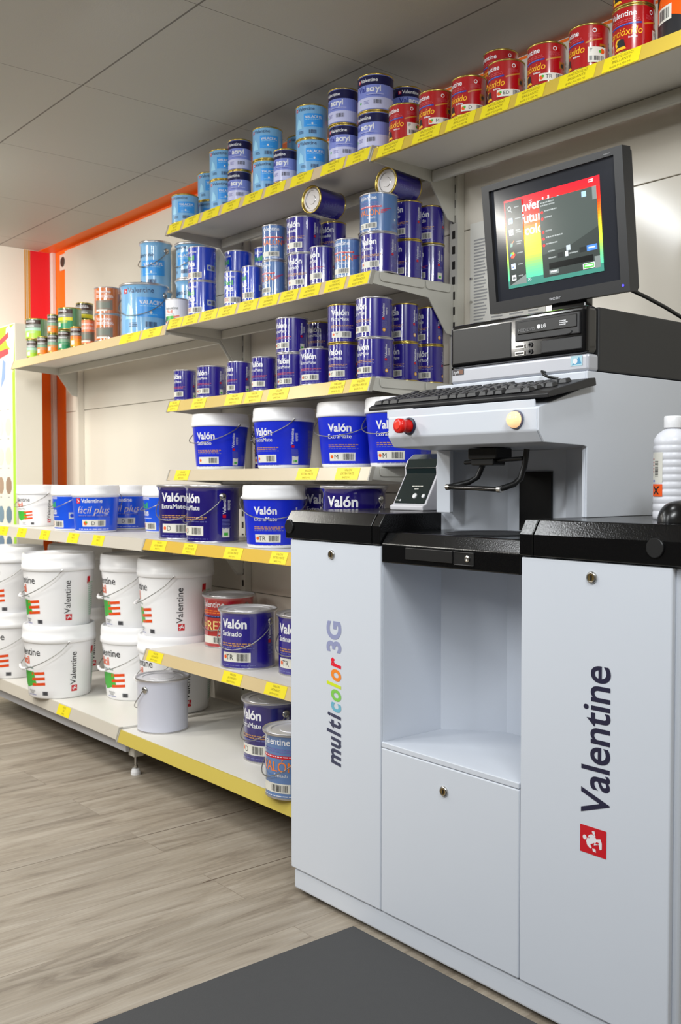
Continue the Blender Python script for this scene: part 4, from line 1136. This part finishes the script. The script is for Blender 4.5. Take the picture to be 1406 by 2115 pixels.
# ------------------------------------------------------------------ keyboard
kb_rot = math.atan2(.033, .158)
kb = thing('keyboard', 'black computer keyboard resting on the sloping white console ledge', 'keyboard', (-1.512, 1.564, 1.2445))
kb.rotation_euler = (kb_rot, 0, 0)
KW, KD = .535, .160
MB().prism([(0, 0), (KD, 0), (KD, .016), (KD - .02, .018), (.012, .012), (0, .008)], 'x', -KW / 2, KW / 2, DARK).build('case', kb, .002)
rows = [(.0145, [1.3, 1.1, 1.3, 6.0, 1.3, 1.1, 1.3, 1.3] + [0.25] + [1, 1, 1] + [0.25] + [2.05, 1]), (.037, [2.3] + [1] * 10 + [2.5] + [.25, -1, 1, -1, .25] + [1, 1, 1]), (.0595, [1.8] + [1] * 11 + [2.0] + [.25, -1, -1, -1, .25] + [1, 1, 1, 1]), (.082, [1.5] + [1] * 12 + [1.3] + [.25, 1, 1, 1, .25] + [1, 1, 1]), (.1045, [1] * 13 + [1.8] + [.25, 1, 1, 1, .25] + [1, 1, 1, 1]), (.134, [1, -.8, 1, 1, 1, 1, -.4, 1, 1, 1, 1, -.4, 1, 1, 1, 1] + [.25, 1, 1, 1])]
kmesh = {}
cnt = 0
for y, ws_ in rows:
    tot = sum(abs(w_) for w_ in ws_); un = .0222
    x = -KW / 2 + .012
    for w_ in ws_:
        ww = abs(w_) * un
        if w_ > .3 and x + ww < KW / 2 - .004 and cnt < 100:
            key = round(w_, 2)
            if key not in kmesh:
                a = ww / 2 - .0008; d_ = .0102; t_ = .0032
                vs = [(-a, -d_, 0), (a, -d_, 0), (a, d_, 0), (-a, d_, 0), (-a + t_, -d_ + .004, .0085), (a - t_, -d_ + .004, .0085), (a - t_, d_ - .002, .0085), (-a + t_, d_ - .002, .0085)]
                fs = [(3, 2, 1, 0), (4, 5, 6, 7), (0, 1, 5, 4), (1, 2, 6, 5), (2, 3, 7, 6), (3, 0, 4, 7)]
                o = MB().add(vs, fs, KEYC).build('key', kb, .0008, 1); kmesh[key] = o
            else:
                o = kmesh[key].copy(); COL.objects.link(o); o.parent = kb
            o.location = (x + ww / 2, y + .004, .0125 + .006 * y / KD); cnt += 1
        x += ww
for x in (-.22, .22):
    MB().box(x - .02, KD - .022, -.012, x + .02, KD - .016, .001, BLACK).build('foot', kb, .001)

# ------------------------------------------------------------------ computer
pc = thing('desktop_computer', 'black and silver slim desktop computer lying on the white console', 'computer', (-1.455, 1.715, 1.3085))
PX0, PX1, PZ = -.198, .195, .135
MB().box(PX0 + .003, .034, .002, PX1, .425, PZ, mat('pc_steel', (42, 42, 43), .5)).build('case', pc, .003)
SILV = mat('silver_plastic', (186, 188, 196), .35, .3)
MB().box(PX0, -.002, 0, PX1, .034, .036, SILV).build('silver_base', pc, .006, 3)
MB().box(PX0, -.006, .036, PX1 - .002, .034, PZ + .002, GLOSS_BLACK).build('front_bezel', pc, .010, 4)
MB().box(PX0 + .010, -.0075, .044, PX0 + .19, 0, PZ - .010, BLACK).build('grille', pc, .003)
od = MB().box(.005, -.0105, .078, .178, 0, .124, DARK).box(.013, -.0125, .092, .172, 0, .120, BLACK).build('optical_drive', pc, .002)
a = Art(); a.text('HDD/DVD', .017, .0975, .007, mat('dim_print', (130, 130, 132), .4)); a.disc(.073, .104, .005, WORD_W, 12); a.text('LG', .080, .1005, .0075, WORD_W, bold=.02); a.lines(.128, .110, .152, .004, 3, WORD_W, .3, 2)
m2 = MB(); a.lay(m2, (0, -.0125, 0), (1, 0, 0), (0, 0, 1)); m2.build('drive_lettering', od)
MB().lathe([(.008, 0), (.007, .002), (.0003, .002)], DARK, 16, M=Matrix.Translation((.152, -.0105, .084)) @ Matrix.Rotation(PI / 2, 4, 'X') @ Matrix.Scale(.5, 4, (0, 1, 0))).build('eject_button', od)
MB().box(.075, -.008, .046, .182, 0, .073, DARK).build('drive_blank', pc, .002)
for z in (.048, .063):
    MB().box(.004, -.0085, z, .030, 0, z + .008, STEEL).box(.006, -.0092, z + .002, .028, -.008, z + .006, BLACK).build('usb_port', pc)
    MB().lathe([(.0055, 0), (.0055, .002), (.003, .002), (.0028, 0)], DARK, 14, M=Matrix.Translation((.046, -.0065, z + .005)) @ Matrix.Rotation(PI / 2, 4, 'X')).build('audio_jack', pc)
a = Art(); a.rect(PX0 + .006, .020, PX0 + .042, .034, mat('badge_dark', (60, 56, 60), .4)); a.text('hp', PX0 + .009, .023, .008, WORD_W, shear=.2); a.rect(PX0 + .026, .022, PX0 + .040, .032, mat('badge_brown', (130, 84, 60), .4)); a.text('X', PX0 + .0205, .0235, .0075, WORD_W)
m2 = MB(); a.lay(m2, (0, -.0021, 0), (1, 0, 0), (0, 0, 1)); m2.build('maker_badge', pc)
a = Art(); a.rect(.150, .012, .180, .033, mat('badge_aqua', (176, 214, 226), .35)); a.poly([(.153, .014), (.178, .016), (.172, .030)], mat('badge_blue', (60, 150, 196), .35)); a.disc(.162, .022, .006, WORD_W, 10)
m2 = MB(); a.lay(m2, (0, -.0021, 0), (1, 0, 0), (0, 0, 1)); m2.build('processor_badge', pc)

# ------------------------------------------------------------------ monitor
mon = thing('monitor', 'black flat computer monitor showing a colourful program, tilted on its stand', 'monitor', (-1.425, 1.822, 1.4465))
# stand
MB().box(-.13, -.02, 0, .10, .17, .012, BLACK).build('stand_base', mon, .005)
MB().box(-.036, .022, .010, .060, .050, .16, GLOSS_BLACK).build('stand_neck', mon, .004)
SC = Matrix.Translation((-.006, 0.0, .187)) @ Matrix.Rotation(math.radians(6.5), 4, 'X')
W2, H2 = .196, .150
CASE = mat('monitor_casing', (34, 34, 36), .42)
sx, sy = .174, .1315
mb = MB()
for q in ((-W2, -.018, -H2, W2, .012, -H2 + .026), (-W2, -.018, H2 - .015, W2, .012, H2), (-W2, -.018, -H2 + .026, -sx, .012, H2 - .015), (sx, -.018, -H2 + .026, W2, .012, H2 - .015)):
    mb.box(*q, CASE, M=SC)
bz = mb.build('bezel', mon)
MB().box(-W2 + .003, .010, -H2 + .004, W2 - .003, .024, H2 - .004, CASE, M=SC).box(-.12, .022, -.10, .12, .045, .09, CASE, M=SC).build('casing', mon, .004)
a = Art(); a.text('acer', -.016, -.1415, .0078, mat('badge_silver', (176, 176, 180), .3), bold=.02, width=.034); a.lines(.150, .1415, .168, .004, 1, mat('dim_print', (130, 130, 132), .4), .1, 3)
m2 = MB(); a.lay(m2, SC @ Vector((0, -.018, 0)), SC.to_3x3() @ Vector((1, 0, 0)), SC.to_3x3() @ Vector((0, 0, 1))); m2.build('maker_lettering', bz)
m2 = MB(); Art().disc(.180, -.137, .0028, mat('power_light', (70, 60, 255), .3, emit=2.0)).lay(m2, SC @ Vector((0, -.018, 0)), SC.to_3x3() @ Vector((1, 0, 0)), SC.to_3x3() @ Vector((0, 0, 1))); m2.build('power_light', bz)
# screen picture
def scr(name, rgb, e=1.0): return mat('screen_' + name, rgb, .15, emit=e)
mb = MB().box(-sx, -.009, -sy + .005, sx, .012, H2 - .015, mat('screen_glass', (40, 42, 48), .12, emit=.35), M=SC)
a = Art()
# u, v inside the lit window from measured fractions
SW, SH = 2 * sx, (H2 - .015) - (-sy + .005)
U = lambda s: -sx + SW * s
Vv = lambda t: (H2 - .015) - SH * t
def R(s0, t0, s1, t1, m): a.rect(U(s0), Vv(t1), U(s1), Vv(t0), m)
stops = [(0, (240, 22, 40)), (.22, (250, 48, 34)), (.34, (252, 110, 30)), (.46, (250, 190, 40)), (.56, (230, 235, 50)), (.68, (170, 225, 70)), (.80, (110, 205, 130)), (.90, (84, 196, 150))]
nst = 30
for k in range(nst):
    f = (k + .5) / nst * .92
    for (f0, c0), (f1, c1) in zip(stops, stops[1:] + [(1.0, stops[-1][1])]):
        if f0 <= f <= f1:
            t = (f - f0) / (f1 - f0); c = tuple(c0[i] + (c1[i] - c0[i]) * t for i in range(3)); break
    t0 = .115 + .775 * .92 * k / nst; t1 = .115 + .775 * .92 * (k + 1) / nst
    R(.105, t0, .875, t1 + .0005, scr('grad%d' % k, c))
R(.105, .825, .875, .892, scr('seagreen', (60, 120, 108)))
WS = scr('white', (220, 226, 232), .9)
for k, (t, s0) in enumerate((('Bienvenidos', .148), ('futuro', .243), ('color', .272))):
    a.text(t, U(s0), Vv(.246 + .104 * k), .0215, WS, bold=.02)
PAN = scr('panel', (56, 62, 60), .75); PAN2 = scr('panel_light', (120, 128, 126), .75); PANS = scr('panel_sheen', (72, 80, 77), .75)
a.p_base = len(a.p)
R(.12, .135, .262, .865, PAN); R(.405, .195, .852, .855, PAN)
a.poly([(U(.405), Vv(.195)), (U(.852), Vv(.195)), (U(.852), Vv(.52)), (U(.62), Vv(.63)), (U(.405), Vv(.66))], PANS)
a.poly([(U(.12), Vv(.865)), (U(.262), Vv(.865)), (U(.262), Vv(.79))], PAN2)
R(.82, .195, .852, .30, PAN2); R(.81, .76, .852, .855, PAN2)
icons = [(150, 160, 160), (150, 190, 225), (225, 225, 225), (120, 150, 140), (235, 60, 40), (200, 215, 235), (205, 205, 205)]
LT = scr('dim', (150, 156, 156), .8)
GRY = scr('icon_grey', (165, 172, 172), .8)
for k, c in enumerate(icons):
    t = .175 + .1 * k; ic = scr('icon%d' % k, c, .85)
    cu_, cv_ = U(.158), Vv(t + .0275)
    if k == 0:
        a.disc(cu_ - .001, cv_ + .002, .0055, GRY, 14); a.disc(cu_ - .001, cv_ + .002, .0038, PAN, 12); a.poly([(cu_ + .002, cv_ - .002), (cu_ + .0075, cv_ - .007), (cu_ + .006, cv_ - .008), (cu_ + .0005, cv_ - .003)], GRY)
    elif k == 4:
        for q in range(6):
            an = q * PI / 3; a.disc(cu_ + .0042 * math.cos(an), cv_ + .0042 * math.sin(an), .0035, scr('blob%d' % q, ((230, 50, 40), (240, 150, 40), (100, 190, 60), (60, 150, 200), (225, 60, 40), (235, 90, 60))[q]), 10)
    elif k == 3:
        a.poly([(cu_ - .006, cv_ - .007), (cu_ + .001, cv_ - .007), (cu_ + .003, cv_ + .001), (cu_ - .004, cv_ + .002)], ic); a.poly([(cu_ - .001, cv_ + .002), (cu_ + .006, cv_ + .007), (cu_ + .0065, cv_ + .005), (cu_ + .001, cv_)], scr('icon_brush', (190, 120, 80)))
    else:
        a.rect(cu_ - .0065, cv_ - .0065, cu_ + .0065, cv_ + .0065, ic)
        if k in (1, 6): a.rect(cu_ - .004, cv_ - .003, cu_ + .004, cv_ + .002, scr('icon_in%d' % k, (96, 130, 160) if k == 1 else (110, 112, 112)))
        if k == 2: a.poly([(cu_, cv_ - .004), (cu_ + .005, cv_ - .004), (cu_ + .003, cv_ + .003)], scr('icon_dark', (50, 70, 60)))
        if k == 5: a.poly([(cu_ - .004, cv_), (cu_ - .001, cv_ - .004), (cu_ + .005, cv_ + .005), (cu_ - .001, cv_ - .001)], scr('icon_tick', (40, 70, 130)))
    a.lines(U(.198), Vv(t + .012), U(.25), .005, 1 + (k in (2, 3)), scr('dim', (150, 156, 156), .8), .3, k)
LT = scr('dim', (150, 156, 156), .8)
RD = scr('dot_red', (225, 40, 40))
for t, w_ in ((.30, .10), (.355, .06), (.47, .05), (.525, .14), (.58, .09)):
    a.disc(U(.425), Vv(t), .0035, RD, 10); a.lines(U(.445), Vv(t - .014), U(.445 + w_), .006, 1, LT, .05, int(t * 100))
a.lines(U(.415), Vv(.215), U(.53), .006, 2, LT, .1, 9)
R(.74, .215, .775, .26, scr('drop', (150, 180, 210))); R(.60, .62, .632, .665, scr('drop2', (170, 180, 190)))
a.lines(U(.455), Vv(.632), U(.51), .006, 1, LT, .05, 5); a.lines(U(.455), Vv(.69), U(.52), .006, 1, LT, .05, 6)
R(.53, .668, .575, .71, scr('field', (44, 48, 48), .6)); R(.59, .668, .612, .71, WS); a.lines(U(.62), Vv(.685), U(.69), .006, 1, LT, .05, 7); R(.70, .662, .75, .705, scr('field', (44, 48, 48), .6))
R(.757, .658, .835, .705, scr('blue_button', (70, 120, 205))); a.lines(U(.77), Vv(.674), U(.82), .006, 1, WS, .05, 4)
R(.455, .74, .80, .79, scr('black_field', (22, 24, 24), .6)); R(.72, .802, .808, .848, WS); R(.724, .806, .804, .844, scr('green_button', (90, 170, 80))); a.lines(U(.735), Vv(.817), U(.795), .006, 1, WS, .05, 4)
R(.455, .80, .53, .835, PAN2); a.lines(U(.465), Vv(.808), U(.52), .006, 1, WS, .05, 3)
a.text('3G', U(.275), Vv(.852), .006, WS); a.lines(U(.79), Vv(.13), U(.83), .004, 2, WS, .1, 3); a.lines(U(.32), Vv(.165), U(.345), .004, 2, WS, .1, 4)
R(.988, .02, .996, .985, scr('edge_white', (215, 238, 245))); R(.996, .02, 1.0, .985, scr('edge_red', (200, 40, 60)))
a.lay(mb, SC @ Vector((0, -.009, 0)), SC.to_3x3() @ Vector((1, 0, 0)), SC.to_3x3() @ Vector((0, 0, 1)), base=.0003, step=.00008)
mb.build('screen', mon)

# cables
o = MB().tube([(-1.30, 1.86, 1.525), (-1.30, 1.90, 1.508), (-1.29, 1.96, 1.494), (-1.285, 2.03, 1.478), (-1.285, 2.10, 1.462), (-1.285, 2.139, 1.449)], .0045, BLACK, 8).build('monitor_cable')
tag(o, 'black cable drooping from the monitor down behind the computer', 'cable')
o = MB().tube([(-1.368, 1.7085, 1.313), (-1.366, 1.694, 1.314), (-1.356, 1.688, 1.306), (-1.345, 1.690, 1.300), (-1.330, 1.704, 1.2965)], .003, BLACK, 8).build('keyboard_cable')
tag(o, 'short black cable looping from under the computer to the keyboard', 'cable')

# label printer
lp = thing('label_printer', 'small white desktop label printer with dark front on the left counter', 'label printer', (-1.868, 1.83, 1.0035))
LW = mat('printer_white', (232, 230, 236), .35)
side = [(-.058, 0), (-.060, .012), (-.048, .016), (-.004, .094), (-.006, .112), (.004, .132), (.024, .146), (.06, .142), (.074, .10), (.078, 0)]
MB().prism(side, 'x', -.062, .062, LW).build('housing', lp, .003)
fr = [(-.0495, .018), (-.0055, .0955), (-.0075, .1125), (.003, .1335), (.023, .1475), (.045, .1455), (.045, .13), (.02, .12), (-.02, .02)]
COV = mat('smoked_cover', (22, 38, 40), .12, coat=.5)
cv = MB().prism(fr, 'x', -.0555, .0555, COV)
cvo = cv.build('smoked_cover', lp, .001)
MB().box(-.0555, -.009, .1095, .0555, -.0065, .1115, STEEL).build('tear_bar', cvo)
d1 = Vector((0, .044, .0775)).normalized()
for x, r_ in ((.012, .0075), (.044, .0058)):
    q = Vector((x, -.0495, .018)) + d1 * .022
    N = Vector((1, 0, 0)).cross(d1)
    M = Matrix.Translation(q) @ Vector((0, 0, 1)).rotation_difference(N).to_matrix().to_4x4()
    MB().lathe([(r_, -.001), (r_, .002), (r_ * .7, .003), (.0003, .003)], PLASTIC_W, 18, M=M, smooth=True).build('button', lp)
a = Art(); a.lines(.0 - .012, .052, .030, .005, 1, STICK, .05, 2); a.lines(0, .044, .016, .005, 1, STICK, .05, 3); a.lines(-.052, .010, -.040, .004, 1, STICK, .1, 4); a.disc(-.036, .009, .003, WORD_W, 8)
m2 = MB(); a.lay(m2, (0, -.0496, .018), (1, 0, 0), d1); m2.build('printer_lettering', cvo)

# plastic bottle
bt = thing('plastic_bottle', 'white ribbed plastic bottle with orange hazard label on the right counter', 'bottle', (-1.082, 1.745, 1.0035))
prof = [(.033, 0), (.037, .003)]
z = .006
while z < .135:
    prof += [(.0375, z), (.0375, z + .009), (.0362, z + .0115), (.0362, z + .0125)]; z += .0142
prof += [(.0375, .150), (.036, .158), (.030, .168), (.019, .176), (.0145, .178), (.0145, .182)]
MB().lathe(prof, mat('bottle_plastic', (226, 227, 234), .35), 48, smooth=True, cap0=True).build('body', bt)
MB().lathe([(.0175, .180), (.0180, .182), (.0180, .200), (.0165, .203), (.0003, .203)], PLASTIC_W, 32, smooth=True).build('cap', bt)
a = Art(); a.rect(-.014, .072, .016, .132, STICK); a.bars(-.004, .085, .006, .115, up=True); a.lines(-.012, .120, -.006, .006, 5, PINK, .2, 2); a.rect(-.012, .074, -.004, .078, PERI)
HZ = mat('hazard_orange', (248, 92, 8), .4); a.rect(-.014, .046, .016, .070, HZ)
for s in (1, -1): a.poly([(-.007 * s - .0022, .050), (-.007 * s + .0022, .050), (.008 * s + .0022, .066), (.008 * s - .0022, .066)], WORD_K)
m2 = MB(); a.wrap(m2, lambda v: .0377, base=.0004)
lb = m2.build('label', bt); lb.rotation_euler = (0, 0, math.atan2(1.066, 1.745) - .95)

# mouse
ms = thing('computer_mouse', 'black computer mouse at the right edge of the black counter', 'mouse', (-1.010, 1.66, 1.0035))
mb = MB(); vs = []; fs = []; NU, NV = 20, 8
for j in range(NV + 1):
    p = PI / 2 * j / NV
    for i in range(NU):
        q = 2 * PI * i / NU
        vs.append((.036 * math.cos(p) ** .7 * math.cos(q), .060 * math.cos(p) ** .7 * math.sin(q) , .036 * math.sin(p) * (1 - .25 * math.sin(q) * .5)))
for j in range(NV):
    for i in range(NU):
        fs.append((j * NU + i, j * NU + (i + 1) % NU, (j + 1) * NU + (i + 1) % NU, (j + 1) * NU + i))
mb.add(vs, fs, mat('mouse_black', (14, 14, 15), .28), True).build('shell', ms)
MB().lathe([(.006, -.003), (.008, 0), (.006, .003)], DARK, 16, M=Matrix.Translation((0, -.034, .028)) @ Matrix.Rotation(PI / 2, 4, 'Y'), smooth=True).build('scroll_wheel', ms)

# ------------------------------------------------------------------ wall papers, socket, colour chart stand, mat
PAP = mat('printed_paper', (226, 224, 216), .6); INK = mat('list_ink', (160, 160, 160), .6)
mb = MB().box(-2.078, 2.2345, 1.50, -1.79, 2.2352, 1.855, PAP)
a = Art()
for c in range(4):
    u = -2.062 + .07 * c
    rng = random.Random(c)
    for k in range(30):
        a.rect(u, 1.80 - .0095 * k, u + .035 + .02 * rng.random(), 1.8045 - .0095 * k, INK)
a.lay(mb, (0, 2.2345, 0), (1, 0, 0), (0, 0, 1), base=.0003, step=0)
o = mb.build('price_list'); tag(o, 'white printed price list pinned to the panel behind the monitor', 'paper')
for z in (1.69, 1.62):
    MB().lathe([(.004, 0), (.0035, .006), (.0003, .006)], STEEL, 12, M=Matrix.Translation((-2.071, 2.2345, z)) @ Matrix.Rotation(PI / 2, 4, 'X')).build('pin', o)
so = thing('wall_socket', 'white square wall socket high on the orange wall near the ceiling', 'socket', (-5.01, 2.2595, 2.238))
MB().box(-.04, -.010, -.042, .04, 0, .042, mat('socket_white', (230, 226, 214), .35)).build('plate', so, .003)
M = Matrix.Translation((0, -.010, 0)) @ Matrix.Rotation(PI / 2, 4, 'X')
MB().lathe([(.027, .0005), (.024, .003), (.022, .0015), (.0003, .0012)], mat('socket_hole', (66, 60, 52), .5), 28, M=M).build('socket_well', so)

st = thing('colour_chart_stand', 'tall white colour chart stand with lime green edge beside the left wall', 'display stand', (-4.99, 2.062, 0))
SW_ = mat('stand_white', (232, 227, 214), .3); LIME = mat('stand_lime', (165, 220, 20), .4)
mb = MB().box(-.14, -.14, 0, .14, .0, 1.866, SW_)
mb.build('cabinet', st, .003)
a = Art(); a.rect(.105, .10, .139, 1.86, LIME); a.rect(-.139, 1.74, .105, 1.86, LIME)
a.poly([(.02, 1.80), (.05, 1.76), (.085, 1.74), (.10, 1.68), (.115, 1.62), (.128, 1.70), (.139, 1.80), (.139, 1.86), (.09, 1.845), (.07, 1.86), (.03, 1.85)], mat('splash_white', (236, 240, 236), .3))
a.poly([(-.10, 1.76), (.06, 1.80), (.06, 1.83), (-.10, 1.79)], mat('splash_red', (222, 40, 60), .35)); a.poly([(-.1, 1.70), (.06, 1.72), (.05, 1.75), (-.1, 1.74)], mat('splash_red', (222, 40, 60), .35))
a.poly([(-.05, 1.55), (.01, 1.60), (.02, 1.68), (-.02, 1.70)], mat('splash_blue', (120, 150, 200), .35))
SW5 = [(236, 226, 206), (226, 216, 190), (240, 216, 186), (150, 122, 100), (92, 124, 146), (80, 110, 140), (150, 70, 50), (110, 120, 60)]
for k, c in enumerate(SW5):
    v = 1.50 - .148 * k
    for u in (-.06, .045):
        pts = [(u + .040 * math.cos(PI / 8 + PI / 4 * i), v + .046 * math.sin(PI / 8 + PI / 4 * i)) for i in range(8)]
        cc = c if u > 0 else tuple(min(255, q + 12) for q in c)
        a.poly(pts, mat('swatch_%d_%d' % (k, u > 0), cc, .4)); a.rect(u - .012, v - .062, u + .012, v - .057, INK)
m2 = MB(); a.lay(m2, (0, -.14, 0), (1, 0, 0), (0, 0, 1)); m2.build('colour_card', st)

o = MB().box(-1.80, -.6, .0005, 1.2, 1.535, .006, add_noise(mat('rubber_mat', (62, 62, 63), .75), 40, .04, bump=.2, bump_scale=400)).build('floor_mat', bevel=.002)
tag(o, 'dark grey rubber floor mat in front of the white machine', 'mat')

bpy.context.view_layer.update()
